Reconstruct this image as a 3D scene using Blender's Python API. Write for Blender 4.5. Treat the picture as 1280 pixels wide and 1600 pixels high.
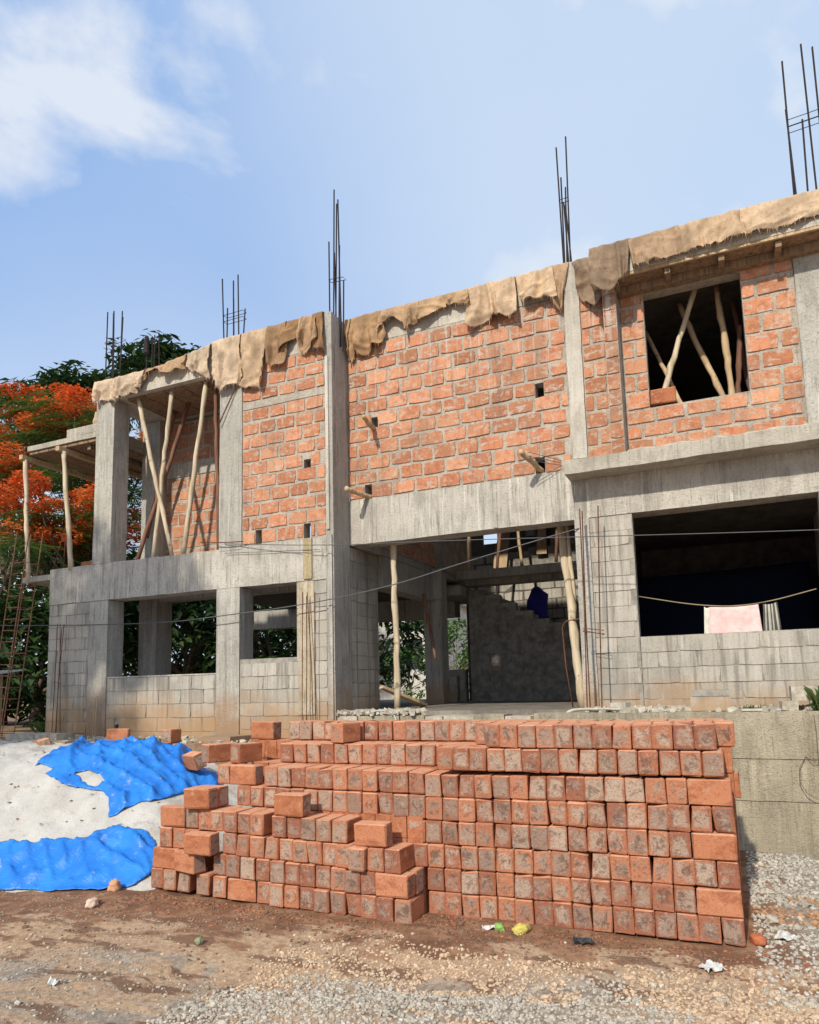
import bpy, bmesh, math, random
import numpy as np
from mathutils import Vector, Matrix, Euler, noise as mnoise

for o in list(bpy.data.objects):
    bpy.data.objects.remove(o)
SC = bpy.context.scene
COL = SC.collection
rnd = random.Random(7)

# ------------------------------------------------------------------ camera
YAW, PIT, ROLL = -0.412292, 0.124150, -0.025021
fw = Vector((math.sin(YAW) * math.cos(PIT), math.cos(YAW) * math.cos(PIT), math.sin(PIT)))
rt = fw.cross(Vector((0, 0, 1))).normalized()
up = rt.cross(fw)
cr, sr = math.cos(ROLL), math.sin(ROLL)
rt, up = cr * rt + sr * up, -sr * rt + cr * up
cam = bpy.data.cameras.new('camera')
camo = bpy.data.objects.new('camera', cam)
COL.objects.link(camo)
M = Matrix.Identity(4)
for i in range(3):
    M[i][0], M[i][1], M[i][2] = rt[i], up[i], -fw[i]
M[2][3] = 1.75
camo.matrix_world = M
cam.sensor_fit = 'HORIZONTAL'
cam.sensor_width = 36
cam.lens = 36 * 1113.77 / 1280
cam.shift_y = (933.45 - 800) / 1280
cam.clip_start = 0.05
cam.clip_end = 2000
SC.camera = camo

# ------------------------------------------------------------------ light
SUN_TRAVEL = Vector((0.07, 1.0, -0.75)).normalized()
sun = bpy.data.lights.new('sun', 'SUN')
sun.energy = 4.2
sun.angle = math.radians(1.4)
sun.color = (1.0, 0.93, 0.80)
suno = bpy.data.objects.new('sun', sun)
COL.objects.link(suno)
suno.rotation_euler = SUN_TRAVEL.to_track_quat('-Z', 'Y').to_euler()
suno.location = (0, -10, 20)

W = bpy.data.worlds.new('World')
SC.world = W
W.use_nodes = True
nt = W.node_tree
nt.nodes.clear()
wo = nt.nodes.new('ShaderNodeOutputWorld')
bgs = nt.nodes.new('ShaderNodeBackground')
sky = nt.nodes.new('ShaderNodeTexSky')
sky.sky_type = 'NISHITA'
sky.sun_disc = False
sdir = -SUN_TRAVEL
sky.sun_elevation = math.asin(sdir.z)
sky.sun_rotation = math.atan2(sdir.x, sdir.y)
sky.air_density = 1.0
sky.dust_density = 1.0
sky.ozone_density = 2.0
bgs.inputs['Strength'].default_value = 0.13
# clouds: soft cumulus and veil, laid on the sky by view direction
tc = nt.nodes.new('ShaderNodeTexCoord')
mp = nt.nodes.new('ShaderNodeMapping')
mp.inputs['Scale'].default_value = (1.0, 1.0, 1.3)
mp.inputs['Location'].default_value = (0.9, 0.35, 0.2)
nt.links.new(tc.outputs['Generated'], mp.inputs['Vector'])
n1 = nt.nodes.new('ShaderNodeTexNoise')
n1.inputs['Scale'].default_value = 3.2
n1.inputs['Detail'].default_value = 9
n1.inputs['Roughness'].default_value = 0.52
n1.inputs['Distortion'].default_value = 0.25
nt.links.new(mp.outputs['Vector'], n1.inputs['Vector'])
r1 = nt.nodes.new('ShaderNodeValToRGB')
r1.color_ramp.elements[0].position = 0.47
r1.color_ramp.elements[0].color = (0, 0, 0, 1)
r1.color_ramp.elements[1].position = 0.61
r1.color_ramp.elements[1].color = (1, 1, 1, 1)
nt.links.new(n1.outputs['Fac'], r1.inputs['Fac'])
n2 = nt.nodes.new('ShaderNodeTexNoise')
n2.inputs['Scale'].default_value = 1.1
n2.inputs['Detail'].default_value = 4
nt.links.new(mp.outputs['Vector'], n2.inputs['Vector'])
r2 = nt.nodes.new('ShaderNodeMapRange')
r2.inputs['From Min'].default_value = 0.3
r2.inputs['From Max'].default_value = 0.7
r2.inputs['To Min'].default_value = 0.0
r2.inputs['To Max'].default_value = 0.3
nt.links.new(n2.outputs['Fac'], r2.inputs['Value'])
mx = nt.nodes.new('ShaderNodeMath')
mx.operation = 'MAXIMUM'
m85 = nt.nodes.new('ShaderNodeMath')
m85.operation = 'MULTIPLY'
m85.inputs[1].default_value = 0.8
nt.links.new(r1.outputs['Color'], m85.inputs[0])
nt.links.new(m85.outputs[0], mx.inputs[0])
nt.links.new(r2.outputs['Result'], mx.inputs[1])
# humid haze: the clear Nishita blue is veiled, paler towards the horizon and towards the east (+x)
sx = nt.nodes.new('ShaderNodeSeparateXYZ')
nt.links.new(tc.outputs['Generated'], sx.inputs[0])
def mrange(src, a, b, c, d):
    m = nt.nodes.new('ShaderNodeMapRange')
    m.interpolation_type = 'SMOOTHSTEP'
    for nm, v in (('From Min', a), ('From Max', b), ('To Min', c), ('To Max', d)):
        m.inputs[nm].default_value = v
    nt.links.new(src, m.inputs['Value'])
    return m.outputs['Result']
def cmix(f, a, b):
    m = nt.nodes.new('ShaderNodeMix')
    m.data_type = 'RGBA'
    for k, v in ((0, f), (6, a), (7, b)):
        if isinstance(v, (tuple, float)):
            m.inputs[k].default_value = (*v, 1) if isinstance(v, tuple) else v
        else:
            nt.links.new(v, m.inputs[k])
    return m.outputs[2]
AZ, PALE, CLOUD = (1.65, 3.5, 7.0), (4.9, 6.2, 8.0), (6.7, 6.95, 7.3)
east = mrange(sx.outputs['X'], -0.62, -0.18, 0.0, 0.85)
low = mrange(sx.outputs['Z'], 0.12, 0.62, 0.95, 0.0)
vf = nt.nodes.new('ShaderNodeMath')
vf.operation = 'MAXIMUM'
nt.links.new(east, vf.inputs[0])
nt.links.new(low, vf.inputs[1])
haze = cmix(vf.outputs[0], AZ, PALE)
base = cmix(0.82, sky.outputs['Color'], haze)
fin = cmix(mx.outputs[0], base, CLOUD)
nt.links.new(fin, bgs.inputs['Color'])
nt.links.new(bgs.outputs[0], wo.inputs['Surface'])

SC.view_settings.view_transform = 'Standard'
SC.view_settings.look = 'None'
SC.view_settings.exposure = 0.0
SC.view_settings.gamma = 1.0
SC.view_settings.use_curve_mapping = False


# ------------------------------------------------------------------ node helpers
class NM:
    def __init__(s, name, rough=0.9):
        s.m = bpy.data.materials.new(name)
        s.m.use_nodes = True
        s.t = s.m.node_tree
        s.b = s.t.nodes['Principled BSDF']
        s.b.inputs['Roughness'].default_value = rough
        s.b.inputs['Specular IOR Level'].default_value = 0.25

    def n(s, typ):
        return s.t.nodes.new(typ)

    def link(s, a, b):
        s.t.links.new(a, b)

    def pos(s, scale=(1, 1, 1), obj=False, loc=None):
        mp = s.n('ShaderNodeMapping')
        mp.inputs['Scale'].default_value = scale
        if obj:
            g = s.n('ShaderNodeTexCoord')
            src = g.outputs['Object']
            oi = s.n('ShaderNodeObjectInfo')
            v = s.n('ShaderNodeVectorMath')
            v.operation = 'MULTIPLY_ADD'
            cx = s.n('ShaderNodeCombineXYZ')
            for k in range(3):
                s.link(oi.outputs['Random'], cx.inputs[k])
            s.link(cx.outputs[0], v.inputs[0])
            v.inputs[1].default_value = (37.0, 53.0, 71.0)
            s.link(src, v.inputs[2])
            src = v.outputs[0]
        else:
            g = s.n('ShaderNodeNewGeometry')
            src = g.outputs['Position']
        s.link(src, mp.inputs['Vector'])
        return mp.outputs['Vector']

    def noise(s, vec, scale, detail=4, rough=0.55, dist=0.0):
        a = s.n('ShaderNodeTexNoise')
        a.inputs['Scale'].default_value = scale
        a.inputs['Detail'].default_value = detail
        a.inputs['Roughness'].default_value = rough
        a.inputs['Distortion'].default_value = dist
        s.link(vec, a.inputs['Vector'])
        return a.outputs['Fac']

    def ramp(s, fac, lo, hi, a=0.0, b=1.0):
        r = s.n('ShaderNodeMapRange')
        r.interpolation_type = 'SMOOTHSTEP'
        r.inputs['From Min'].default_value = lo
        r.inputs['From Max'].default_value = hi
        r.inputs['To Min'].default_value = a
        r.inputs['To Max'].default_value = b
        s.link(fac, r.inputs['Value'])
        return r.outputs['Result']

    def math(s, op, a, b):
        m = s.n('ShaderNodeMath')
        m.operation = op
        for k, v in enumerate((a, b)):
            if isinstance(v, (int, float)):
                m.inputs[k].default_value = v
            else:
                s.link(v, m.inputs[k])
        return m.outputs[0]

    def mix(s, fac, a, b, mode='MIX'):
        m = s.n('ShaderNodeMix')
        m.data_type = 'RGBA'
        m.blend_type = mode
        for idx, v in ((0, fac), (6, a), (7, b)):
            if isinstance(v, (int, float)):
                m.inputs[idx].default_value = v
            elif isinstance(v, tuple):
                m.inputs[idx].default_value = (*v, 1) if len(v) == 3 else v
            else:
                s.link(v, m.inputs[idx])
        return m.outputs[2]

    def z(s):
        g = s.n('ShaderNodeNewGeometry')
        x = s.n('ShaderNodeSeparateXYZ')
        s.link(g.outputs['Position'], x.inputs[0])
        return x.outputs['X'], x.outputs['Y'], x.outputs['Z']

    def objcol(s):
        return s.n('ShaderNodeObjectInfo').outputs['Color']

    def objrand(s):
        return s.n('ShaderNodeObjectInfo').outputs['Random']

    def bump(s, h, strength=0.3, dist=0.01):
        b = s.n('ShaderNodeBump')
        b.inputs['Strength'].default_value = strength
        b.inputs['Distance'].default_value = dist
        s.link(h, b.inputs['Height'])
        s.link(b.outputs['Normal'], s.b.inputs['Normal'])

    def out(s, col):
        s.link(col, s.b.inputs['Base Color'])
        return s.m


def mat_concrete(name, base, dark, streak=0.6, soil=True, speck=0.5, lime=0.35, boards=True):
    n = NM(name, 0.93)
    p = n.pos()
    dk = tuple(c * 0.42 for c in dark)
    big = n.noise(p, 1.1, 7, 0.65)
    col = n.mix(n.ramp(big, 0.36, 0.64), base, dark)
    med = n.noise(n.pos((1, 1, 0.45)), 5.5, 6, 0.68)
    col = n.mix(n.ramp(med, 0.5, 0.66, 0, 0.55), col, tuple(c * 0.72 for c in dark))
    st = n.noise(n.pos((9.0, 9.0, 0.5)), 1.0, 6, 0.68)
    col = n.mix(n.ramp(st, 0.52, 0.68, 0, streak), col, dk)
    lm = n.noise(n.pos((13.0, 13.0, 0.6)), 1.3, 5, 0.62)
    col = n.mix(n.ramp(lm, 0.54, 0.68, 0, lime), col, tuple(min(0.78, c * 1.35) for c in base))
    st2 = n.noise(n.pos((42.0, 42.0, 3.0)), 1.0, 4, 0.65)
    col = n.mix(n.ramp(st2, 0.53, 0.68, 0, streak * 0.95), col, dk)
    fine = n.noise(p, 34, 6, 0.75)
    col = n.mix(n.ramp(fine, 0.53, 0.64, 0, speck), col, tuple(c * 0.5 for c in dark))
    pit = n.noise(p, 85, 2, 0.5)
    if soil:
        x, y, zz = n.z()
        e = n.noise(p, 2.6, 5, 0.65)
        lim = n.math('SUBTRACT', zz, n.math('MULTIPLY', e, 1.1))
        col = n.mix(n.ramp(lim, 0.72, 1.4, 0.85, 0.0), col, (0.36, 0.215, 0.115))
    n.bump(n.math('ADD', n.math('MULTIPLY', st2, 0.8), n.math('ADD', n.math('MULTIPLY', fine, 1.3), n.math('MULTIPLY', pit, 0.8))), 0.6, 0.03)
    return n.out(col)


def mat_plain(name, base, rough=0.9, var=0.25, scale=6, bump=0.3, obj=False, spec=0.25):
    n = NM(name, rough)
    n.b.inputs['Specular IOR Level'].default_value = spec
    p = n.pos(obj=obj)
    a = n.noise(p, scale, 6, 0.65)
    b = n.noise(p, scale * 7, 4, 0.6)
    col = n.mix(n.ramp(a, 0.3, 0.7), tuple(c * (1 + var) for c in base), tuple(c * (1 - var) for c in base))
    col = n.mix(n.ramp(b, 0.5, 0.75, 0, 0.45), col, tuple(c * (1 - 1.6 * var) if var < 0.6 else c * 0.3 for c in base))
    n.bump(n.math('ADD', a, b), bump, 0.01)
    return n.out(col)


def mat_wall_brick():
    n = NM('wall brick clay', 0.92)
    p = n.pos()
    po = n.pos(obj=True)
    col = n.mix(n.objrand(), (0.50, 0.200, 0.100), (0.62, 0.290, 0.165))
    col = n.mix(0.75, col, n.objcol(), 'MULTIPLY')
    a = n.noise(p, 9, 5, 0.65)
    col = n.mix(n.ramp(a, 0.48, 0.66, 0, 0.6), col, (0.33, 0.115, 0.058))
    f = n.noise(p, 60, 4, 0.7)
    col = n.mix(n.ramp(f, 0.53, 0.66, 0, 0.6), col, (0.22, 0.085, 0.05))
    sm = n.noise(p, 16, 4, 0.6)
    col = n.mix(n.ramp(sm, 0.55, 0.66, 0, 0.6), col, (0.52, 0.41, 0.32))
    smear = n.noise(n.pos((1, 1, 2.2)), 7, 6, 0.72, 0.6)
    col = n.mix(n.ramp(smear, 0.54, 0.63, 0, 0.85), col, (0.48, 0.42, 0.345))
    col = lime_streaks(n, col)
    n.bump(n.math('ADD', a, f), 0.55, 0.012)
    return n.out(col)


def lime_streaks(n, col):
    x, y, zz = n.z()
    s1 = n.noise(n.pos((9.0, 9.0, 0.28)), 1.0, 3, 0.5)
    s2 = n.noise(n.pos((34.0, 34.0, 0.5)), 1.0, 3, 0.5)
    k = n.ramp(n.math('ADD', n.math('MULTIPLY', s1, 0.6), n.math('MULTIPLY', s2, 0.5)), 0.6, 0.72)
    hi = n.ramp(zz, 5.2, 6.35, 0.10, 0.75)
    p = n.pos()
    gr = n.noise(p, 1.7, 7, 0.7)
    col = n.mix(n.ramp(gr, 0.5, 0.68, 0, 0.42), col, (0.21, 0.155, 0.12))
    ds = n.noise(n.pos((15.0, 15.0, 0.8)), 1.0, 4, 0.6)
    col = n.mix(n.ramp(ds, 0.56, 0.7, 0, 0.4), col, (0.17, 0.13, 0.105))
    return n.mix(n.math('MULTIPLY', k, hi), col, (0.55, 0.51, 0.45))


def mat_mortar():
    n = NM('wall mortar', 0.95)
    p = n.pos()
    a = n.noise(p, 5, 6, 0.65)
    col = n.mix(n.ramp(a, 0.3, 0.7), (0.53, 0.47, 0.39), (0.37, 0.325, 0.265))
    f = n.noise(p, 45, 4, 0.7)
    col = n.mix(n.ramp(f, 0.54, 0.66, 0, 0.75), col, (0.16, 0.135, 0.11))
    col = lime_streaks(n, col)
    n.bump(n.math('ADD', a, n.math('MULTIPLY', f, 1.2)), 0.8, 0.02)
    return n.out(col)


def mat_stack_clean():
    n = NM('fired clay clean face', 0.92)
    p = n.pos(obj=True)
    col = n.mix(n.objrand(), (0.40, 0.148, 0.070), (0.52, 0.220, 0.118))
    a = n.noise(n.pos((1, .5, 1), obj=True), 10, 6, 0.66)
    col = n.mix(n.ramp(a, 0.46, 0.64, 0, 0.7), col, (0.27, 0.082, 0.036))
    f = n.noise(p, 62, 5, 0.75)
    col = n.mix(n.ramp(f, 0.52, 0.65, 0, 0.6), col, (0.20, 0.065, 0.032))
    d = n.noise(p, 14, 5, 0.65)
    col = n.mix(n.ramp(d, 0.57, 0.68, 0, 0.6), col, (0.50, 0.29, 0.18))
    # sunlit tops painted in: paler orange mixed onto faces that point up
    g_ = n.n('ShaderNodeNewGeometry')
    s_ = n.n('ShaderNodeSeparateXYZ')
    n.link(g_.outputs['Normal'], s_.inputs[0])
    top_sun = n.math('MULTIPLY', n.ramp(s_.outputs['Z'], 0.5, 0.9), n.ramp(n.noise(p, 18, 5, 0.7), 0.3, 0.6, 0.45, 0.95))
    col = n.mix(top_sun, col, (0.66, 0.335, 0.20))
    n.bump(n.math('ADD', a, n.math('MULTIPLY', f, 1.4)), 0.55, 0.008)
    return n.out(col)


def mat_stack_end():
    n = NM('fired clay stained end', 0.94)
    p = n.pos(obj=True)
    rr_ = n.objrand()
    col = n.mix(n.ramp(rr_, 0.1, 0.9), (0.32, 0.118, 0.068), (0.49, 0.195, 0.105))
    v2 = n.math('FRACT', n.math('MULTIPLY', rr_, 7.31), 0)
    stain = n.mix(v2, (0.28, 0.195, 0.15), (0.50, 0.39, 0.30))
    a = n.noise(p, 7.0, 7, 0.72, 0.3)
    oc = n.n('ShaderNodeTexCoord')
    sp_ = n.n('ShaderNodeSeparateXYZ')
    n.link(oc.outputs['Object'], sp_.inputs[0])
    # kiln bloom fades out towards the arrises, where the clay stays orange
    ed = n.math('MAXIMUM', n.math('MULTIPLY', n.math('ABSOLUTE', sp_.outputs['X'], 0), 14.6), n.math('MULTIPLY', n.math('ABSOLUTE', sp_.outputs['Z'], 0), 11.5))
    core = n.ramp(ed, 0.45, 1.0, 0.14, -0.10)
    sw = n.math('ADD', n.math('ADD', n.math('MULTIPLY', n.objcol(), 0.24), core), n.math('SUBTRACT', a, 0.20))
    col = n.mix(n.ramp(sw, 0.36, 0.58, 0, 0.85), col, stain)
    b = n.noise(n.pos((1.3, 1.3, 1.3), obj=True), 10, 7, 0.74, 0.8)
    col = n.mix(n.ramp(n.math('ADD', b, n.math('MULTIPLY', core, 0.35)), 0.53, 0.66, 0, 0.75), col, (0.12, 0.073, 0.055))
    f = n.noise(p, 70, 5, 0.75)
    col = n.mix(n.ramp(f, 0.51, 0.63, 0, 0.6), col, (0.16, 0.09, 0.062))
    g = n.noise(p, 28, 4, 0.7)
    col = n.mix(n.ramp(g, 0.56, 0.66, 0, 0.5), col, (0.46, 0.36, 0.28))
    n.bump(n.math('ADD', b, n.math('MULTIPLY', f, 1.4)), 0.75, 0.010)
    return n.out(col)


def mat_block():
    n = NM('cement block', 0.94)
    p = n.pos()
    po = n.pos(obj=True)
    col = n.mix(n.objrand(), (0.36, 0.33, 0.275), (0.46, 0.42, 0.355))
    st = n.noise(n.pos((12, 12, 0.7)), 1.0, 4, 0.6)
    col = n.mix(n.ramp(st, 0.5, 0.64, 0, 0.65), col, (0.17, 0.155, 0.13))
    bl = n.noise(p, 1.4, 6, 0.68)
    col = n.mix(n.ramp(bl, 0.46, 0.64, 0, 0.5), col, (0.22, 0.205, 0.185))
    lm = n.noise(n.pos((16, 16, 0.6)), 1.4, 4, 0.6)
    col = n.mix(n.ramp(lm, 0.53, 0.68, 0, 0.4), col, (0.58, 0.54, 0.47))
    f = n.noise(p, 55, 5, 0.7)
    col = n.mix(n.ramp(f, 0.52, 0.7, 0, 0.5), col, (0.16, 0.145, 0.12))
    x, y, zz = n.z()
    e = n.noise(p, 2.2, 4, 0.6)
    lim = n.math('SUBTRACT', zz, n.math('MULTIPLY', e, 1.0))
    col = n.mix(n.ramp(lim, 0.72, 1.35, 0.9, 0.0), col, (0.38, 0.235, 0.125))
    n.bump(n.math('ADD', f, st), 0.5, 0.012)
    return n.out(col)


def mat_cloth(name, base, rough=0.95, weave=220, hole=False):
    n = NM(name, rough)
    p = n.pos(obj=True)
    oc = n.objcol()
    a = n.noise(p, 5, 5, 0.6)
    col = n.mix(n.ramp(a, 0.35, 0.7), base, tuple(c * 0.66 for c in base))
    b = n.noise(p, 26, 5, 0.7)
    col = n.mix(n.ramp(b, 0.52, 0.64, 0, 0.55), col, tuple(c * 0.45 for c in base))
    w5 = n.noise(n.pos((1, 1, .35), obj=True), 3.2, 5, 0.65)
    col = n.mix(n.ramp(w5, 0.54, 0.68, 0, 0.4), col, tuple(c * 0.45 for c in base))
    col = n.mix(1.0, col, oc, 'MULTIPLY')
    f = n.noise(p, weave, 2, 0.6)
    n.bump(n.math('ADD', n.math('MULTIPLY', b, 0.7), f), 0.5, 0.006)
    return n.out(col)


def mat_wood(name, base, dark):
    n = NM(name, 0.85)
    p = n.pos((14, 14, 1.2), obj=True)
    a = n.noise(p, 1.5, 5, 0.6, 0.6)
    col = n.mix(n.ramp(a, 0.35, 0.7), base, dark)
    k = n.noise(n.pos((3, 3, 3), obj=True), 2.5, 2, 0.5)
    col = n.mix(n.ramp(k, 0.68, 0.76, 0, 0.7), col, tuple(c * 0.35 for c in dark))
    n.bump(a, 0.4, 0.01)
    return n.out(col)


def mat_tarp(name, base, light, dark):
    n = NM(name, 0.42)
    n.b.inputs['Specular IOR Level'].default_value = 0.45
    p = n.pos(obj=True)
    a = n.noise(p, 3, 5, 0.6)
    col = n.mix(n.ramp(a, 0.35, 0.7), base, light)
    d = n.noise(p, 6.5, 6, 0.7)
    col = n.mix(n.ramp(d, 0.60, 0.68, 0, 0.65), col, (0.34, 0.36, 0.40))
    b = n.noise(n.pos((1, 2.4, 1), obj=True), 16, 4, 0.6, 1.2)
    col = n.mix(n.ramp(b, 0.58, 0.72, 0, 0.35), col, dark)
    n.bump(n.math('ADD', b, n.math('MULTIPLY', n.noise(p, 40, 3, 0.6), 0.25)), 0.4, 0.02)
    return n.out(col)


def mat_sand():
    n = NM('pale quarry sand', 0.97)
    p = n.pos()
    a = n.noise(p, 2.2, 6, 0.65)
    col = n.mix(n.ramp(a, 0.3, 0.7), (0.64, 0.615, 0.57), (0.52, 0.49, 0.44))
    f = n.noise(p, 70, 5, 0.75)
    col = n.mix(n.ramp(f, 0.5, 0.75, 0, 0.55), col, (0.30, 0.27, 0.24))
    d = n.noise(p, 7, 4, 0.6)
    col = n.mix(n.ramp(d, 0.60, 0.70, 0, 0.45), col, (0.40, 0.33, 0.26))
    n.bump(n.math('ADD', n.math('MULTIPLY', n.noise(p, 11, 6, 0.7), 1.6), n.math('MULTIPLY', f, 1.1)), 0.7, 0.022)
    return n.out(col)


def mat_ground():
    n = NM('muddy site soil', 0.95)
    p = n.pos()
    pw = n.pos((0.75, 1.5, 1))
    a = n.noise(pw, 1.15, 7, 0.62, 0.5)
    b = n.noise(p, 4.5, 7, 0.7)
    c = n.noise(p, 24, 7, 0.75)
    brown = n.mix(n.ramp(b, 0.4, 0.62), (0.20, 0.098, 0.054), (0.34, 0.19, 0.108))
    tan = n.mix(n.ramp(c, 0.4, 0.6), (0.52, 0.36, 0.23), (0.36, 0.24, 0.15))
    grey = n.mix(n.ramp(c, 0.4, 0.6), (0.38, 0.335, 0.28), (0.22, 0.185, 0.15))
    x, y, zz = n.z()
    # wet mud along the foot of the brick stack, drier tan crust towards the camera
    edge = n.math('ADD', n.math('ADD', y, n.math('MULTIPLY', x, -0.22)), n.math('MULTIPLY', n.math('SUBTRACT', a, 0.5), 2.8))
    dry = n.ramp(edge, 5.12, 5.32, 1.0, 0.0)
    col = n.mix(dry, brown, tan)
    g = n.noise(pw, 0.9, 6, 0.62, 0.8)
    greym = n.math('MULTIPLY', n.ramp(g, 0.45, 0.53), n.ramp(edge, 4.3, 5.0, 1.0, 0.0))
    col = n.mix(n.math('MULTIPLY', greym, 0.85), col, grey)
    mud = n.ramp(n.noise(n.pos((1.1, 2.4, 1), loc=None), 1.7, 6, 0.62), 0.54, 0.60)
    col = n.mix(n.math('MULTIPLY', mud, 0.8), col, (0.155, 0.076, 0.043))
    right = n.ramp(n.math('ADD', x, n.math('MULTIPLY', b, 0.5)), 0.3, 0.75)
    col = n.mix(n.math('MULTIPLY', right, n.ramp(y, 5.0, 5.8)), col, grey)
    sp = n.noise(p, 95, 4, 0.75)
    col = n.mix(n.ramp(sp, 0.54, 0.66, 0, 0.6), col, (0.12, 0.068, 0.042))
    n.bump(n.math('ADD', n.math('MULTIPLY', b, 1.0), n.math('ADD', c, n.math('MULTIPLY', sp, 0.5))), 0.5, 0.025)
    return n.out(col)


def mat_pebble():
    n = NM('crushed stone', 0.9)
    at = n.n('ShaderNodeAttribute')
    at.attribute_name = 'tint'
    p = n.pos()
    f = n.noise(p, 120, 3, 0.6)
    col = n.mix(n.ramp(f, 0.45, 0.7, 0, 0.5), at.outputs['Color'], (0.16, 0.12, 0.09))
    return n.out(col)


def mat_leaf(name, a, b, trans=0.25):
    n = NM(name, 0.6)
    at = n.n('ShaderNodeAttribute')
    at.attribute_name = 'tint'
    sx = n.n('ShaderNodeSeparateColor')
    n.link(at.outputs['Color'], sx.inputs[0])
    col = n.mix(sx.outputs[0], a, b)
    n.b.inputs['Subsurface Weight'].default_value = 0.0
    n.out(col)
    tr = n.n('ShaderNodeBsdfTranslucent')
    n.link(col, tr.inputs['Color'])
    ms = n.n('ShaderNodeMixShader')
    ms.inputs[0].default_value = trans
    n.link(n.b.outputs[0], ms.inputs[1])
    n.link(tr.outputs[0], ms.inputs[2])
    n.link(ms.outputs[0], n.t.nodes['Material Output'].inputs['Surface'])
    return n.m


def mat_rust(name, base):
    n = NM(name, 0.8)
    p = n.pos()
    a = n.noise(p, 25, 4, 0.6)
    col = n.mix(n.ramp(a, 0.35, 0.7), base, tuple(c * 0.5 for c in base))
    return n.out(col)


MT = dict(
    concrete=mat_concrete('site cast concrete', (0.59, 0.55, 0.475), (0.44, 0.405, 0.345), 0.6, speck=0.5, lime=0.55),
    column=mat_concrete('column concrete', (0.54, 0.51, 0.45), (0.42, 0.395, 0.34), 0.5, speck=0.55, lime=0.45),
    dcolumn=mat_concrete('weathered column concrete', (0.48, 0.45, 0.40), (0.38, 0.355, 0.31), 0.6),
    slab=mat_concrete('slab concrete', (0.54, 0.495, 0.41), (0.42, 0.38, 0.31), 0.45, soil=False, speck=0.4),
    inner=mat_plain('unlit room cement', (0.12, 0.108, 0.095), 0.95, 0.3, 5, 0.5),  # room shade put into the colour, darker than bare cement
    floor=mat_plain('darkened floor screed', (0.20, 0.175, 0.145), 0.95, 0.3, 4, 0.5),  # floor colour darkened so less sun bounces into the rooms
    white=mat_concrete('limewashed slab edge', (0.66, 0.61, 0.52), (0.52, 0.47, 0.40), 0.3, soil=False, speck=0.25),
    retain=mat_concrete('retaining wall concrete', (0.46, 0.40, 0.29), (0.34, 0.295, 0.215), 0.45, soil=False, lime=0.5),
    brick=mat_wall_brick(), mortar=mat_mortar(), block=mat_block(),
    joint=mat_plain('block mortar', (0.30, 0.275, 0.235), 0.95, 0.3, 8),
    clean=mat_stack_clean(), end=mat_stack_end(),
    jute=mat_cloth('hessian', (0.54, 0.415, 0.295)),
    pale_wood=mat_wood('debarked pole', (0.60, 0.50, 0.36), (0.40, 0.31, 0.2)),
    red_wood=mat_wood('bark pole', (0.24, 0.12, 0.075), (0.13, 0.065, 0.045)),
    ply=mat_wood('formwork board', (0.30, 0.2, 0.12), (0.15, 0.1, 0.07)),
    plank=mat_wood('sawn plank', (0.55, 0.40, 0.24), (0.38, 0.26, 0.15)),
    tarp=mat_tarp('blue tarpaulin', (0.012, 0.165, 0.60), (0.02, 0.22, 0.70), (0.006, 0.06, 0.29)),
    navy=mat_plain('navy sheet', (0.004, 0.007, 0.026), 0.85, 0.2, 3, 0.2),
    sand=mat_sand(), ground=mat_ground(), pebble=mat_pebble(),
    rebar=mat_rust('rebar steel', (0.17, 0.075, 0.042)),
    rust=mat_rust('rusty cage steel', (0.34, 0.17, 0.10)),
    dkrebar=mat_rust('dark rebar steel', (0.035, 0.026, 0.026)),
    cable=mat_plain('black cable', (0.10, 0.10, 0.105), 0.6, 0.1),
    rope=mat_plain('clothes line', (0.30, 0.24, 0.14), 0.9, 0.1),
    bark=mat_plain('tree bark', (0.16, 0.12, 0.09), 0.95, 0.35, 7, 0.8),
    leaf=mat_leaf('flamboyant leaflets', (0.04, 0.095, 0.02), (0.13, 0.22, 0.05), .35),
    leaf2=mat_leaf('dark leaves', (0.018, 0.046, 0.014), (0.06, 0.11, 0.03)),
    leaf3=mat_leaf('bright garden leaves', (0.05, 0.11, 0.02), (0.11, 0.19, 0.04)),
    bloom=mat_leaf('flame blossoms', (0.66, 0.10, 0.02), (0.86, 0.30, 0.08), 0.35),
    grass=mat_leaf('grass blades', (0.05, 0.09, 0.02), (0.12, 0.15, 0.04)),
    soil=mat_plain('terrace soil', (0.27, 0.175, 0.105), 0.95, 0.35, 4, 0.9),
    rubble=mat_plain('cement rubble', (0.46, 0.41, 0.33), 0.95, 0.3, 9, 0.8),
    wallhouse=mat_plain('painted house wall', (0.5, 0.47, 0.42), 0.9, 0.15, 3),
    grey=mat_plain('grey pipe', (0.42, 0.43, 0.44), 0.6, 0.1),
    roofsheet=mat_plain('roof sheet', (0.42, 0.40, 0.37), 0.7, 0.15, 4),
    glass=mat_plain('window dark', (0.03, 0.035, 0.04), 0.2, 0.1),
)


def simple(name, c, rough=0.8):
    return mat_plain(name, c, rough, 0.15, 12, 0.3, True)


# ------------------------------------------------------------------ object helpers
def lk(o):
    COL.objects.link(o)
    return o


def thing(name, label, cat, loc=(0, 0, 0), group=None):
    o = lk(bpy.data.objects.new(name, None))
    o.empty_display_size = 0.1
    o.location = loc
    o['label'] = label
    o['category'] = cat
    if group:
        o['group'] = group
    return o


def tag(o, label=None, cat=None, group=None, kind=None):
    for k, v in (('label', label), ('category', cat), ('group', group), ('kind', kind)):
        if v:
            o[k] = v
    return o


def attach(o, parent):
    """parent o (modelled in world coordinates) without moving it"""
    o.parent = parent
    if parent.type == 'EMPTY':
        o.location = Vector(o.location) - Vector(parent.location)
    return o


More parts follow.
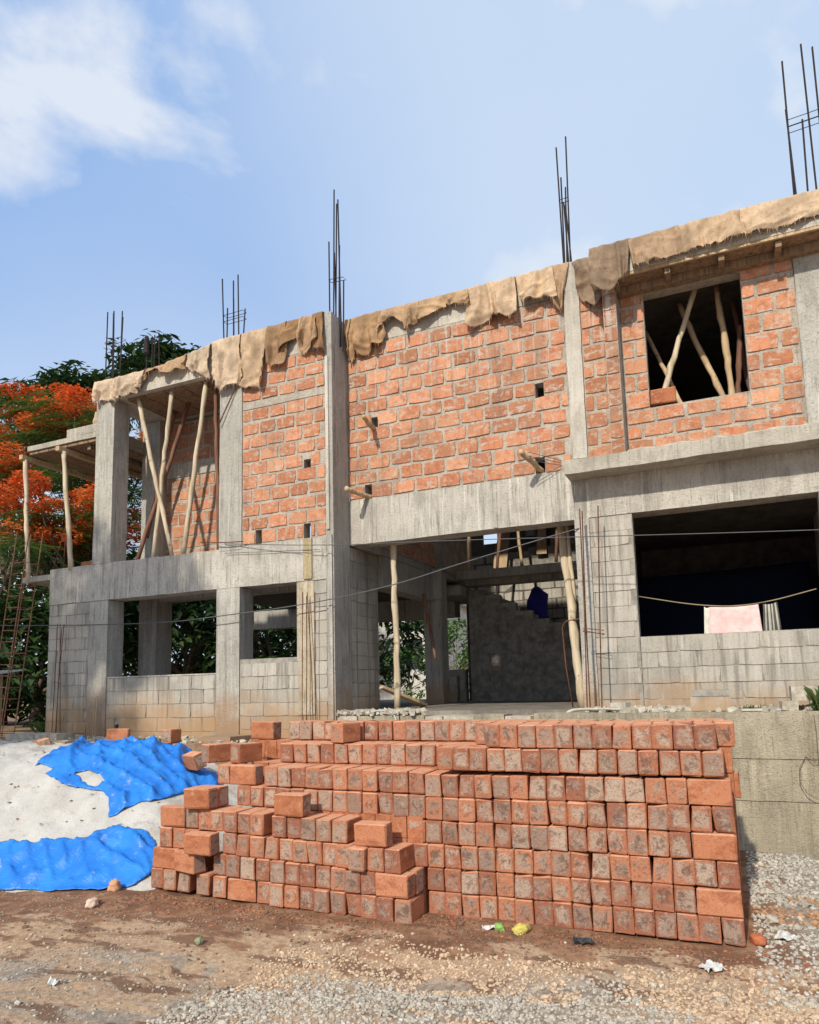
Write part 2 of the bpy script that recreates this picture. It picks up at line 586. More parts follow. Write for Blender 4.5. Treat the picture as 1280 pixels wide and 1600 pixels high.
class MB:
    def __init__(s):
        s.v, s.f, s.mi = [], [], []
        s.tint = None

    def add(s, verts, faces, mi=0):
        b = len(s.v)
        s.v += [tuple(p) for p in verts]
        s.f += [tuple(b + i for i in f) for f in faces]
        s.mi += [mi] * len(faces)

    def box(s, x0, x1, y0, y1, z0, z1, mi=0, rot=None, j=0.0):
        vs = [Vector((x, y, z)) for z in (z0, z1) for y in (y0, y1) for x in (x0, x1)]
        if j:
            vs = [v + Vector((rnd.uniform(-j, j), rnd.uniform(-j, j), rnd.uniform(-j, j))) for v in vs]
        if rot:
            c = Vector(((x0 + x1) / 2, (y0 + y1) / 2, (z0 + z1) / 2))
            m = Euler(rot).to_matrix()
            vs = [c + m @ (v - c) for v in vs]
        s.add(vs, [(0, 2, 3, 1), (4, 5, 7, 6), (0, 1, 5, 4), (2, 6, 7, 3), (0, 4, 6, 2), (1, 3, 7, 5)], mi)

    def tube(s, pts, r, n=6, mi=0, cap=True):
        pts = [Vector(p) for p in pts]
        rs = r if isinstance(r, (list, tuple)) else [r] * len(pts)
        rings = []
        a = None
        for i, p in enumerate(pts):
            d = (pts[min(i + 1, len(pts) - 1)] - pts[max(i - 1, 0)]).normalized()
            if a is None:
                a = d.cross(Vector((0, 0, 1)) if abs(d.z) < 0.9 else Vector((1, 0, 0))).normalized()
            else:
                a = (a - d * a.dot(d)).normalized()
            b = d.cross(a)
            rings.append([p + (a * math.cos(t) + b * math.sin(t)) * rs[i] for t in [2 * math.pi * k / n for k in range(n)]])
        vs = [v for rg in rings for v in rg]
        fs = []
        for i in range(len(pts) - 1):
            for k in range(n):
                k2 = (k + 1) % n
                fs.append((i * n + k, i * n + k2, (i + 1) * n + k2, (i + 1) * n + k))
        if cap:
            fs.append(tuple(range(n))[::-1])
            fs.append(tuple((len(pts) - 1) * n + k for k in range(n)))
        s.add(vs, fs, mi)

    def mesh(s, name, mats):
        me = bpy.data.meshes.new(name)
        me.from_pydata(s.v, [], s.f)
        for m in (mats if isinstance(mats, (list, tuple)) else [mats]):
            me.materials.append(m)
        me.polygons.foreach_set('material_index', s.mi)
        return me

    def build(s, name, mats, parent=None, smooth=False):
        me = s.mesh(name, mats)
        if smooth:
            me.polygons.foreach_set('use_smooth', [True] * len(me.polygons))
        me.update()
        o = lk(bpy.data.objects.new(name, me))
        if parent:
            attach(o, parent)
        return o


def part_box(name, m, parent, x0, x1, y0, y1, z0, z1, bev=0.0, rough=0.0, cuts=0):
    """A concrete member: optionally cut up, roughened and with chipped edges."""
    bm = bmesh.new()
    bmesh.ops.create_cube(bm, size=1.0)
    for v in bm.verts:
        v.co = Vector(((x0 + x1) / 2 + v.co.x * (x1 - x0), (y0 + y1) / 2 + v.co.y * (y1 - y0), (z0 + z1) / 2 + v.co.z * (z1 - z0)))
    if rough:
        L = max(x1 - x0, z1 - z0, y1 - y0)
        step = 0.16
        for ax, (a, b) in enumerate(((x0, x1), (y0, y1), (z0, z1))):
            k = int((b - a) / step)
            if ax == 1:
                continue
            for i in range(1, min(k, 60)):
                c = a + (b - a) * i / k
                co = [0, 0, 0]
                no = [0, 0, 0]
                co[ax] = c
                no[ax] = 1
                bmesh.ops.bisect_plane(bm, geom=bm.verts[:] + bm.edges[:] + bm.faces[:], plane_co=co, plane_no=no)
        for v in bm.verts:
            d = mnoise.noise_vector(v.co * 3.1) * rough + mnoise.noise_vector(v.co * 9.7) * rough * 0.5
            v.co += Vector((d.x, d.y * 0.5, d.z))
    elif bev:
        bmesh.ops.bevel(bm, geom=bm.edges[:], offset=bev, segments=1, affect='EDGES')
    me = bpy.data.meshes.new(name)
    bm.to_mesh(me)
    bm.free()
    me.materials.append(m)
    o = lk(bpy.data.objects.new(name, me))
    if parent:
        attach(o, parent)
    return o


# unit variants for brick and block faces laid in walls (x and z span 1, front at -y)
def unit_variants(n, cnt, jit, corner, proud, name, m):
    out = []
    for q in range(n):
        per = []
        c, cz_ = corner, corner * 1.5
        for x, z in ((-.5 + c, -.5), (-.17, -.5), (.17, -.5), (.5 - c, -.5), (.5, -.5 + cz_), (.5, 0), (.5, .5 - cz_),
                     (.5 - c, .5), (.17, .5), (-.17, .5), (-.5 + c, .5), (-.5, .5 - cz_), (-.5, 0), (-.5, -.5 + cz_)):
            k = 2.2 if abs(x) > .3 and abs(z) > .3 and rnd.random() < .25 else 1.0
            per.append((x * (1 - (k - 1) * .06) + rnd.uniform(-jit, jit), z * (1 - (k - 1) * .1) + rnd.uniform(-jit, jit) * 1.5))
        k = len(per)
        tx, tz = rnd.uniform(-.004, .004), rnd.uniform(-.004, .004)
        mb = MB()
        vs = [(x, -proud + tx * x * 2 + tz * z * 2, z) for x, z in per] + [(x * 1.012, 0.012, z * 1.02) for x, z in per]
        fs = [tuple(range(k))] + [(i, k + i, k + (i + 1) % k, (i + 1) % k) for i in range(k)]
        mb.add(vs, fs)
        out.append(mb.mesh(name, m))
    return out


BRK = unit_variants(14, 14, 0.017, 0.03, 0.008, 'brick', MT['brick'])
BLK = unit_variants(14, 14, 0.007, 0.014, 0.004, 'concrete_block', MT['block'])


DBLK = unit_variants(8, 14, 0.007, 0.014, 0.006, 'concrete_block', mat_plain('shade-darkened block', (0.235, 0.215, 0.185), 0.95, 0.4, 7, 0.6))  # stair well shade put into a darker block colour


def frame_x(y):          # wall facing -Y; u = x
    return (lambda u, d, z: (u, y + d, z)), 0.0


def frame_y(x):          # wall facing +X; u = y
    return (lambda u, d, z: (x - d, u, z)), math.pi / 2


def frame_yl(x):         # wall facing -X; u = -y
    return (lambda u, d, z: (x + d, -u, z)), -math.pi / 2


def wall(name, parent, fr, u0, u1, z0, z1, thick, holes, mat, d0=0.0):
    tf, rz = fr
    us = sorted({u0, u1} | {min(max(h[k], u0), u1) for h in holes for k in (0, 1)})
    zs = sorted({z0, z1} | {min(max(h[k], z0), z1) for h in holes for k in (2, 3)})
    solid = {}
    for i in range(len(us) - 1):
        for j in range(len(zs) - 1):
            uc, zc = (us[i] + us[i + 1]) / 2, (zs[j] + zs[j + 1]) / 2
            solid[i, j] = not any(h[0] < uc < h[1] and h[2] < zc < h[3] for h in holes)
    mb = MB()
    for (i, j), s in solid.items():
        if not s:
            continue
        a, b, c, e = us[i], us[i + 1], zs[j], zs[j + 1]
        F = [tf(a, d0, c), tf(b, d0, c), tf(b, d0, e), tf(a, d0, e)]
        B = [tf(a, d0 + thick, c), tf(b, d0 + thick, c), tf(b, d0 + thick, e), tf(a, d0 + thick, e)]
        fs = [(0, 1, 2, 3), (7, 6, 5, 4)]
        if not solid.get((i - 1, j)): fs.append((0, 3, 7, 4))
        if not solid.get((i + 1, j)): fs.append((1, 5, 6, 2))
        if not solid.get((i, j - 1)): fs.append((0, 4, 5, 1))
        if not solid.get((i, j + 1)): fs.append((3, 2, 6, 7))
        mb.add(F + B, fs)
    o = mb.build(name, mat, parent)
    return o


def lay(wallobj, fr, u0, u1, z0, z1, holes, course=0.204, length=0.31, joint=0.036, jz=0.038, name='brick',
        variants=None, tint=None, off=0.0, miss=0.0):
    tf, rz = fr
    variants = variants or BRK
    nrow = max(1, round((z1 - z0) / course))
    ch = (z1 - z0) / nrow
    for j in range(nrow):
        za, zb = z0 + j * ch, z0 + (j + 1) * ch
        zc = (za + zb) / 2
        iv = [(u0, u1)]
        for h in holes:
            if h[2] < zc < h[3]:
                nv = []
                for a, b in iv:
                    if h[1] <= a or h[0] >= b:
                        nv.append((a, b))
                    else:
                        if h[0] - a > 0.05: nv.append((a, h[0]))
                        if b - h[1] > 0.05: nv.append((h[1], b))
                iv = nv
        start = u0 - (length / 2 if j % 2 else 0.0) - off - rnd.uniform(0, 0.03)
        cuts = [start]
        while cuts[-1] < u1:
            cuts.append(cuts[-1] + length + rnd.uniform(-0.022, 0.022) * (length / 0.31) * (1 if joint > .015 else .3))
        for a, b in iv:
            for k in range(len(cuts) - 1):
                p, q = max(a + 0.006, cuts[k] + joint / 2), min(b - 0.006, cuts[k + 1] - joint / 2)
                if q - p < 0.05 or rnd.random() < miss:
                    continue
                o = bpy.data.objects.new(name, rnd.choice(variants))
                COL.objects.link(o)
                dz = rnd.uniform(-.004, .004) if joint > .015 else 0
                o.location = tf((p + q) / 2, rnd.uniform(-0.002, 0.002), zc + dz)
                hh = ch - jz + (rnd.uniform(-.014, .010) if joint > .015 else 0)
                o.scale = (q - p, 1, hh)
                o.rotation_euler = (0, rnd.uniform(-.012, .012) if joint > .015 else 0, rz)
                t = rnd.uniform(0.78, 1.1) if rnd.random() < .85 else rnd.uniform(.55, .75)
                g = rnd.uniform(0.93, 1.12)
                o.color = (t, t * g, t * g, 1)
                o.parent = wallobj


def rough_pole(pts, r0, r1, seed, n=8, sub=7, wob=0.007):
    rr = random.Random(seed)
    a, b = Vector(pts[0]), Vector(pts[-1])
    P, R = [], []
    for i in range(sub * 2 + 1):
        t = i / (sub * 2)
        w = math.sin(math.pi * t)
        P.append(a.lerp(b, t) + Vector((rr.uniform(-1, 1), rr.uniform(-1, 1), 0)) * wob * (0.3 + w)
                 + Vector((math.sin(t * 5 + seed), math.cos(t * 4 + seed * 2), 0)) * wob * 0.9 * w)
        R.append((r0 + (r1 - r0) * t) * (rr.uniform(0.92, 1.08) if rr.random() > .2 else rr.uniform(1.12, 1.25)))
    mb = MB()
    mb.tube(P, R, n)
    return mb


# ------------------------------------------------------------------ ground and terrace
def ground_h(x, y):
    p = Vector((x, y, 0))
    h = mnoise.fractal(p * 0.9, 1.0, 2.0, 4) * 0.028 + mnoise.fractal(p * 3.7 + Vector((5, 1, 0)), 0.8, 2.1, 3) * 0.010
    # a shallow wheel rut along the foot of the stack
    c = 4.75 + x * 0.28
    h -= 0.05 * math.exp(-((y - c) / 0.28) ** 2) * (1 if -3.4 < x < 0.6 else 0.3)
    h -= 0.02
    # gravel banked against the retaining wall on the right
    if x > 0.0:
        h += max(0.0, min(1.0, (y - 5.6) / 1.9)) ** 1.3 * 0.16 * max(0.25, min(1.0, (1.4 - x) / 0.9))
    return h


def make_ground():
    xs = list(np.arange(-8.2, 4.6, 0.05))
    ys = list(np.arange(2.2, 7.75, 0.05))
    xs = [-600, -200, -60, -25, -14, -10] + xs + [5, 6, 12, 40, 200, 600]
    ys = [-300, -60, -15, -4, 0, 1.5] + ys + [8.4, 12, 30, 80, 250, 900]
    vs, fs = [], []
    for y in ys:
        for x in xs:
            inn = -8.3 < x < 4.7 and 2.0 < y < 7.9
            vs.append((x, y, ground_h(x, y) if inn else -0.03))
    w = len(xs)
    for j in range(len(ys) - 1):
        for i in range(w - 1):
            fs.append((j * w + i, j * w + i + 1, (j + 1) * w + i + 1, (j + 1) * w + i))
    mb = MB()
    mb.add(vs, fs)
    return tag(mb.build('ground', MT['ground'], smooth=True), 'bare muddy building plot with tan crust, ruts and wet brown patches', kind='structure')


make_ground()

mb = MB()
mb.box(-80, -5.3, 7.25, 70, -0.5, 1.10)
mb.box(-5.3, -1.95, 7.9, 70, -0.5, 1.12)
mb.box(-1.95, 30, 7.62, 70, -0.5, 1.40)
tag(mb.build('terrace', MT['soil']), 'raised earth terrace the unfinished house stands on', kind='structure')

# gravel: crushed stone lying on the soil, joined
def pebbles(name, count, sampler, smin, smax, label, seed):
    rg = np.random.RandomState(seed)
    ico = bmesh.new()
    bmesh.ops.create_icosphere(ico, subdivisions=1, radius=1.0)
    bv = np.array([v.co[:] for v in ico.verts])
    bf = np.array([[v.index for v in f.verts] for f in ico.faces])
    ico.free()
    V, Fc, T = [], [], []
    k = 0
    for _ in range(count):
        x, y, tint = sampler(rg)
        if x is None:
            continue
        s = rg.uniform(smin, smax) * (1.7 if rg.rand() < 0.04 else 1)
        sc = np.array([rg.uniform(0.7, 1.3), rg.uniform(0.6, 1.1), rg.uniform(0.45, 0.8)]) * s
        a, b = rg.uniform(0, 6.28), rg.uniform(-0.5, 0.5)
        q = bv * (1 + rg.uniform(-0.22, 0.22, (len(bv), 1))) * sc
        ca, sa = math.cos(a), math.sin(a)
        cb, sb = math.cos(b), math.sin(b)
        q = np.stack([q[:, 0], q[:, 1] * cb - q[:, 2] * sb, q[:, 1] * sb + q[:, 2] * cb], 1)
        q = np.stack([q[:, 0] * ca - q[:, 1] * sa, q[:, 0] * sa + q[:, 1] * ca, q[:, 2]], 1)
        q += np.array([x, y, ground_h(x, y) + s * 0.2])
        V.append(q)
        Fc.append(bf + k)
        k += len(bv)
        T += [tint] * len(bv)
    V = np.concatenate(V)
    Fc = np.concatenate(Fc)
    me = bpy.data.meshes.new(name)
    me.from_pydata(V.tolist(), [], Fc.tolist())
    at = me.color_attributes.new('tint', 'FLOAT_COLOR', 'POINT')
    at.data.foreach_set('color', np.array([(*t, 1) for t in T]).ravel())
    me.materials.append(MT['pebble'])
    o = lk(bpy.data.objects.new(name, me))
    return tag(o, label, 'gravel', kind='stuff')


def fn(x, y, s, o):
    return mnoise.fractal(Vector((x * s + o, y * s * 1.6, o)), 0.8, 2.0, 4)


def samp_main(rg):
    x = rg.uniform(-5.6, 1.0)
    y = rg.uniform(2.6, 5.25 + min(0, x) * -0.02)
    if y > 5.3 + 0.2 * x * (x < -2.2) and x < 0:
        return None, None, None
    a = fn(x, y, 0.7, 3.1)
    edge = y - 0.22 * x + a * 0.9
    w = 0.16
    if -2.9 < x < 0.9 and edge < 5.25:
        w = 0.75 + a
    if edge < 4.3 and x > -3.0:
        w = 0.95
    if edge > 5.0:
        w = 0.10
    if x < -3.0:
        w *= 0.3
    if rg.rand() > w:
        return None, None, None
    g = fn(x, y, 0.6, 9.7)
    t = rg.uniform(0.7, 1.15)
    if g > 0.0 and edge < 4.7:
        c = (0.48 * t, 0.43 * t, 0.355 * t)
    elif edge > 5.0:
        c = (0.22 * t, 0.13 * t, 0.085 * t)
    else:
        c = (0.58 * t, 0.42 * t, 0.28 * t)
    if rg.rand() < 0.02:
        c = (0.6, 0.57, 0.5)
    return x, y, c


def samp_right(rg):
    x = rg.uniform(0.05, 1.6) if rg.rand() < .75 else rg.uniform(1.6, 4.4)
    y = rg.uniform(4.6, 7.55)
    if rg.rand() > 0.35 + 0.6 * max(0, min(1, (y - 5.0))):
        return None, None, None
    t = rg.uniform(0.7, 1.2)
    c = (0.46 * t, 0.425 * t, 0.36 * t)
    if fn(x, y, 1.0, 4.4) > 0.18:
        c = (0.44 * t, 0.25 * t, 0.14 * t)
    return x, y, c


pebbles('gravel', 42000, samp_main, 0.006, 0.0155, 'loose tan and grey crushed stone spread over the mud in front of the stack', 3)
pebbles('gravel_bank', 10500, samp_right, 0.007, 0.02, 'grey crushed stone banked between the stack and the retaining wall', 5)


def samp_shard(rg):
    x = rg.uniform(-4.9, 0.4)
    front = 5.08 if x < -2.3 else 5.38
    y = front - abs(rg.normal(0, .22)) - .02
    t = rg.uniform(0.6, 1.2)
    return x, y, (0.36 * t, 0.14 * t, 0.075 * t) if rg.rand() < .55 else (0.20 * t, 0.115 * t, 0.07 * t)


pebbles('brick_shards', 1700, samp_shard, 0.004, 0.014, 'crumbs and shards of red brick along the foot of the stack', 11)


def samp_left(rg):
    x = rg.uniform(-6.5, -2.4)
    y = rg.uniform(2.6, 4.9)
    t = rg.uniform(0.6, 1.2)
    if rg.rand() > .35 + fn(x, y, 1.4, 6.6):
        return None, None, None
    return x, y, (0.36 * t, 0.30 * t, 0.235 * t)


pebbles('grit', 5000, samp_left, 0.004, 0.010, 'fine grey-brown grit on the dry soil at the lower left', 12)

# ------------------------------------------------------------------ the building
BX = Vector((-4.0, 8.0, 1.2))
B = thing('unfinished_building', 'two-storey unfinished concrete frame house with brick infill and hessian on its roof edge', 'building', BX)

YL, YC = 8.0, 8.42
# --- ground slab and floors
part_box('ground_slab', MT['floor'], B, -9.73, 4.2, 8.36, 15.6, 1.16, 1.44)
part_box('floor_slab', MT['inner'], B, -9.6, -4.62, 8.31, 9.6, 3.50, 3.68)
part_box('floor_slab', MT['inner'], B, -8.7, -4.75, 9.6, 13.6, 3.50, 3.68)
part_box('floor_slab', MT['inner'], B, -1.35, 4.2, 8.75, 13.6, 3.9, 4.1)
# --- roof slabs: left, centre strip and right, gap shaped to let sun onto the stair wall
ro = part_box('roof_slab', MT['white'], B, -8.84, -4.66, 8.0, 14.2, 6.36, 6.66, rough=0.006)
part_box('roof_slab', MT['white'], B, -4.44, -1.50, 8.43, 9.2, 6.51, 6.88, rough=0.006)
part_box('roof_slab', MT['inner'], B, -4.64, -1.14, 10.65, 14.2, 6.5, 6.7)
part_box('beam', MT['dcolumn'], B, -4.80, -4.48, 8.72, 13.4, 3.67, 3.78)
ro = part_box('roof_slab', MT['white'], B, -1.12, 4.2, 8.05, 8.58, 6.405, 6.76, rough=0.005)
part_box('roof_slab', MT['inner'], B, -1.12, 4.2, 8.585, 14.2, 6.50, 6.75)
# edge upstand under the cloth on the left
part_box('parapet', MT['white'], B, -6.55, -4.66, 7.995, 8.2, 6.67, 6.82)
# formwork boards and joists under the right roof overhang and the left bay
for k in range(9):
    x = -0.86 + k * 0.56
    part_box('joist', MT['ply'], B, x, x + 0.06, 8.10, 8.295, 6.30, 6.368)
part_box('formwork_board', MT['plank'], B, -0.84, 4.2, 8.055, 8.085, 6.37, 6.402)
part_box('formwork_board', MT['ply'], B, -0.84, 4.2, 8.088, 8.41, 6.378, 6.402)  # darker wood stands in for the shade under the overhang
part_box('formwork_board', MT['ply'], B, -0.84, 4.2, 8.30, 8.405, 6.29, 6.374)
for k in range(5):
    part_box('formwork_board', MT['ply'], B, -8.3 + k * 0.37, -7.95 + k * 0.37, 8.1, 9.05, 6.325, 6.352)

# --- columns
def column(x0, x1, y0, y1, z0, z1, m='column', bars=None, rough=0.006):
    c = part_box('column', MT[m], B, x0, x1, y0, y1, z0, z1, rough=rough)
    for b in bars or []:
        (x, zt, zb, y) = b
        mb = MB()
        mb.tube([(x + rnd.uniform(-.015, .015), y, zb - 0.45), (x, y, zb), (x + rnd.uniform(-.04, .04), y + rnd.uniform(-.03, .03), zt)], 0.0105, 5)
        r = mb.build('rebar', MT['dkrebar'])
        r.parent = c
    return c


def stirrup(c, x0, x1, y0, y1, z, r=0.005, tilt=0.0):
    mb = MB()
    mb.tube([(x0, y0, z), (x1, y0, z + tilt), (x1, y1, z + tilt), (x0, y1, z), (x0, y0, z)], r, 4)
    s = mb.build('stirrup', MT['dkrebar'])
    s.parent = c


c1 = column(-8.86, -8.48, 7.985, 8.30, 1.06, 3.16)
c1 = column(-8.83, -8.46, 7.985, 8.30, 3.74, 6.355, bars=[(-8.90, 7.98, 6.9, 8.2), (-8.84, 8.03, 6.9, 8.28), (-8.73, 7.97, 6.9, 8.2), (-8.67, 8.01, 6.9, 8.28), (-8.585, 7.845, 6.9, 8.2)])
stirrup(c1, -8.92, -8.58, 8.18, 8.3, 7.46, tilt=.03)
part_box('column', MT['column'], B, -8.875, -8.50, 9.02, 9.38, 1.44, 3.50)
cb = column(-8.875, -8.50, 9.02, 9.38, 3.69, 6.35, bars=[(-9.02, 8.06, 6.7, 9.2), (-8.89, 8.03, 6.7, 9.2), (-8.83, 8.07, 6.7, 9.2), (-8.69, 8.06, 6.7, 9.2)])
mb = MB()
mb.tube([(-9.03, 9.2, 7.72), (-9.02, 9.2, 7.75), (-9.02, 9.2, 8.05), (-9.02, 9.2, 8.08)], [0.02, 0.05, 0.04, 0.02], 6)
mb.build('rag_wrap', MT['dkrebar']).parent = cb
column(-6.44, -6.05, 7.985, 8.30, 1.0, 3.165)
c2 = column(-6.41, -6.02, 7.985, 8.30, 3.70, 6.355, bars=[(-6.515, 7.96, 6.85, 8.2), (-6.465, 7.46, 6.85, 8.2), (-6.34, 7.89, 6.85, 8.2), (-6.35, 7.60, 6.85, 8.22), (-6.245, 7.94, 6.85, 8.2), (-6.17, 7.39, 6.85, 8.2)])
stirrup(c2, -6.52, -6.17, 8.19, 8.28, 7.36)
stirrup(c2, -6.52, -6.17, 8.19, 8.28, 7.26)
c3 = column(-4.66, -4.55, 7.98, 8.42, 1.2, 6.84, 'dcolumn', rough=0.005,
            bars=[(-4.695, 8.03, 6.9, 8.2), (-4.633, 8.79, 6.9, 8.2), (-4.61, 8.6, 6.9, 8.22), (-4.595, 7.84, 6.9, 8.2), (-4.57, 7.95, 6.9, 8.24), (-4.52, 8.62, 6.88, 8.2), (-4.535, 8.3, 6.88, 8.22), (-4.478, 7.37, 6.8, 8.2)])
stirrup(c3, -4.70, -4.47, 8.19, 8.27, 7.45, tilt=-.02)
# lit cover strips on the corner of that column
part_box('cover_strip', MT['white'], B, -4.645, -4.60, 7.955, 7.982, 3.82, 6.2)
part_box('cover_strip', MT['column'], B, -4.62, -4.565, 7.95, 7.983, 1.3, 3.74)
c4 = column(-1.49, -1.31, 8.385, 8.62, 4.40, 6.9, 'white', rough=0.012,
            bars=[(-1.503, 8.66, 6.9, 8.6), (-1.492, 8.23, 6.9, 8.6), (-1.47, 8.1, 6.9, 8.62), (-1.421, 8.79, 6.9, 8.6), (-1.44, 7.9, 6.9, 8.62), (-1.40, 7.8, 6.9, 8.6)])
stirrup(c4, -1.51, -1.40, 8.57, 8.64, 7.9)
c5 = column(1.0, 1.42, 8.405, 8.62, 4.40, 6.30, bars=[(1.10, 8.81, 6.7, 8.6), (1.13, 8.2, 6.7, 8.6), (1.326, 8.94, 6.7, 8.6), (1.23, 8.015, 6.7, 8.6), (1.42, 8.89, 6.7, 8.6), (1.44, 8.3, 6.7, 8.6)])
for z in (8.06, 7.98):
    stirrup(c5, 1.11, 1.44, 8.58, 8.70, z, tilt=.02)

# --- beams
part_box('beam', MT['concrete'], B, -9.74, -4.665, 7.99, 8.31, 3.17, 3.735, rough=0.012)
part_box('beam', MT['concrete'], B, -4.545, -1.502, 8.41, 8.70, 3.67, 4.28, rough=0.006)
part_box('beam', MT['concrete'], B, -1.498, 4.2, 8.405, 8.70, 3.67, 4.33, rough=0.004)
part_box('beam_joint', MT['concrete'], B, -2.50, -2.455, 8.398, 8.412, 3.68, 4.275)
part_box('lintel', MT['mortar'], B, -6.01, -4.665, 7.995, 8.1, 5.70, 5.80, rough=0.006)
# --- projecting slab below the upper right window
part_box('sunshade_slab', MT['slab'], B, -1.53, 4.2, 8.06, 8.40, 4.135, 4.30, rough=0.008)
mb = MB()
N = 60
for i in range(N):
    xa, xb = -0.84 + (5.0 / N) * i, -0.84 + (5.0 / N) * (i + 1)
    ha = 0.07 + 0.03 * mnoise.noise(Vector((xa * 5, 0, 0)))
    hb = 0.07 + 0.03 * mnoise.noise(Vector((xb * 5, 0, 0)))
    ya, yb = 8.14 + 0.07 * mnoise.noise(Vector((xa * 4, 3, 0))), 8.14 + 0.07 * mnoise.noise(Vector((xb * 4, 3, 0)))
    mb.add([(xa, ya, 4.30), (xb, yb, 4.30), (xb, 8.3, 4.32 + hb), (xa, 8.3, 4.32 + ha), (xb, 8.415, 4.33 + hb), (xa, 8.415, 4.33 + ha)], [(0, 1, 2, 3), (3, 2, 4, 5)])
mb.build('mortar_fillet', MT['rubble'], B)
# small sunshade slab at the far left, lower
part_box('balcony_slab', MT['slab'], B, -10.38, -9.745, 7.99, 9.4, 3.575, 3.665, rough=0.006)
# --- balcony canopy at the far left
cs = part_box('canopy_slab', MT['slab'], B, -10.40, -8.84, 8.0, 9.7, 5.80, 5.885, rough=0.006)
mb = MB()
mb.box(-9.5, -8.84, 8.003, 9.7, 5.89, 6.02)
mb.build('upstand', MT['slab']).parent = cs
for k in range(7):
    part_box('formwork_board', MT['ply'], B, -10.38 + k * 0.222, -10.17 + k * 0.222, 8.03, 9.68, 5.745, 5.79)
part_box('formwork_bearer', MT['plank'], B, -10.50, -10.42, 7.93, 9.9, 5.66, 5.735)
part_box('formwork_bearer', MT['plank'], B, -9.62, -9.54, 7.9, 9.9, 5.66, 5.735)
part_box('formwork_bearer', MT['ply'], B, -9.14, -9.07, 8.1, 9.9, 5.66, 5.735)

# --- brick walls, upper floor
fx = frame_x(YL)
h = [(-5.01, -4.90, 4.63, 4.83), (-5.80, -5.69, 3.745, 3.945), (-5.02, -4.91, 3.745, 3.945)]
w = wall('brick_wall', B, fx, -6.02, -4.66, 3.735, 6.36, 0.16, h, MT['mortar'], 0.004)
lay(w, fx, -6.01, -4.67, 3.745, 5.70, h, length=0.30)
lay(w, fx, -6.01, -4.67, 5.80, 6.355, [], length=0.30)
fx = frame_x(9.20)
w = wall('brick_wall', B, fx, -8.50, -6.06, 3.69, 6.32, 0.16, [], MT['mortar'])
lay(w, fx, -8.50, -6.06, 3.69, 5.35, [], length=0.30)
lay(w, fx, -8.50, -6.06, 5.60, 6.30, [], length=0.30)
part_box('lintel', MT['concrete'], B, -8.49, -6.07, 9.185, 9.3, 5.36, 5.59)
fx = frame_y(-4.70)
w = wall('brick_wall', B, frame_x(YC), -4.55, -1.495, 4.28, 6.50, 0.16,
         hC := [(-4.19, -4.09, 5.22, 5.42), (-4.31, -4.20, 4.285, 4.485), (-1.91, -1.80, 5.25, 5.45), (-1.95, -1.83, 4.30, 4.50)], MT['mortar'], 0.006)
lay(w, frame_x(YC), -4.545, -1.505, 4.285, 6.48, hC, length=0.318)
w = wall('brick_wall', B, frame_x(YC), -1.31, -0.84, 4.30, 6.46, 0.16, [], MT['mortar'], 0.006)
lay(w, frame_x(YC), -1.305, -0.95, 4.32, 6.44, [], length=0.30)
hR = [(-0.575, 0.475, 4.89, 6.29)]
w = wall('brick_wall', B, frame_x(YC), -0.84, 1.0, 4.34, 6.375, 0.16, hR, MT['mortar'], 0.006)
lay(w, frame_x(YC), -0.838, 0.995, 4.355, 4.888, [], length=0.325, course=0.178)
lay(w, frame_x(YC), -0.838, 0.995, 4.892, 6.37, hR, length=0.325)
w = wall('brick_wall', B, frame_x(YC), 1.42, 4.2, 4.34, 6.375, 0.16, [], MT['mortar'], 0.006)
lay(w, frame_x(YC), 1.43, 4.19, 4.37, 6.37, [], length=0.325)
# projecting brick pier next to the right window
pr = part_box('brick_pier', MT['mortar'], B, -1.005, -0.855, 8.17, 8.425, 4.30, 6.45)
for k in range(11):
    o = lk(bpy.data.objects.new('brick', rnd.choice(BRK)))
    o.location = (-0.93, 8.166, 4.40 + k * 0.194)
    o.scale = (0.135, 1, 0.175)
    t = rnd.uniform(0.6, 0.9)
    o.color = (t * .8, t * .95, t, 1)
    o.parent = pr
# inner cross walls of the upper floor, all in shade
w = wall('brick_wall', B, frame_y(-4.47), 8.72, 13.4, 3.785, 6.40, 0.16, [], MT['mortar'])
lay(w, frame_y(-4.47), 8.72, 11.4, 3.80, 5.0, [], length=0.32)
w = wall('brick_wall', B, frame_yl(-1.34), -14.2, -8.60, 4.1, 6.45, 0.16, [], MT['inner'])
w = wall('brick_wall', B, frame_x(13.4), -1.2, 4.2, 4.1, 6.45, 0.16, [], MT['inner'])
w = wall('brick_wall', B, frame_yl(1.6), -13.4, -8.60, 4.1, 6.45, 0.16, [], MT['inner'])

# --- block walls, ground floor
def blocks(fr, u0, u1, z0, z1, holes, thick=0.15, course=0.18, d0=0.004, length=0.405, lay_to=None, var=None):
    w = wall('block_wall', B, fr, u0, u1, z0, z1, thick, holes, MT['joint'], d0)
    lay(w, fr, u0 + .004, (lay_to or u1) - .004, z0 + .004, z1 - .004, holes, course=course, length=length, joint=0.008, jz=0.007, name='concrete_block', variants=var or BLK)
    return w


blocks(frame_x(YL), -9.74, -8.865, 0.98, 3.165, [])
blocks(frame_x(YL), -8.48, -6.445, 1.0, 1.98, [(-8.30, -8.22, 1.17, 1.30)])
blocks(frame_x(YL), -6.05, -4.665, 1.05, 3.165, [(-6.05, -5.135, 2.17, 3.4)])
part_box('sill', MT['concrete'], B, -8.475, -6.45, 7.997, 8.2, 1.982, 2.0)
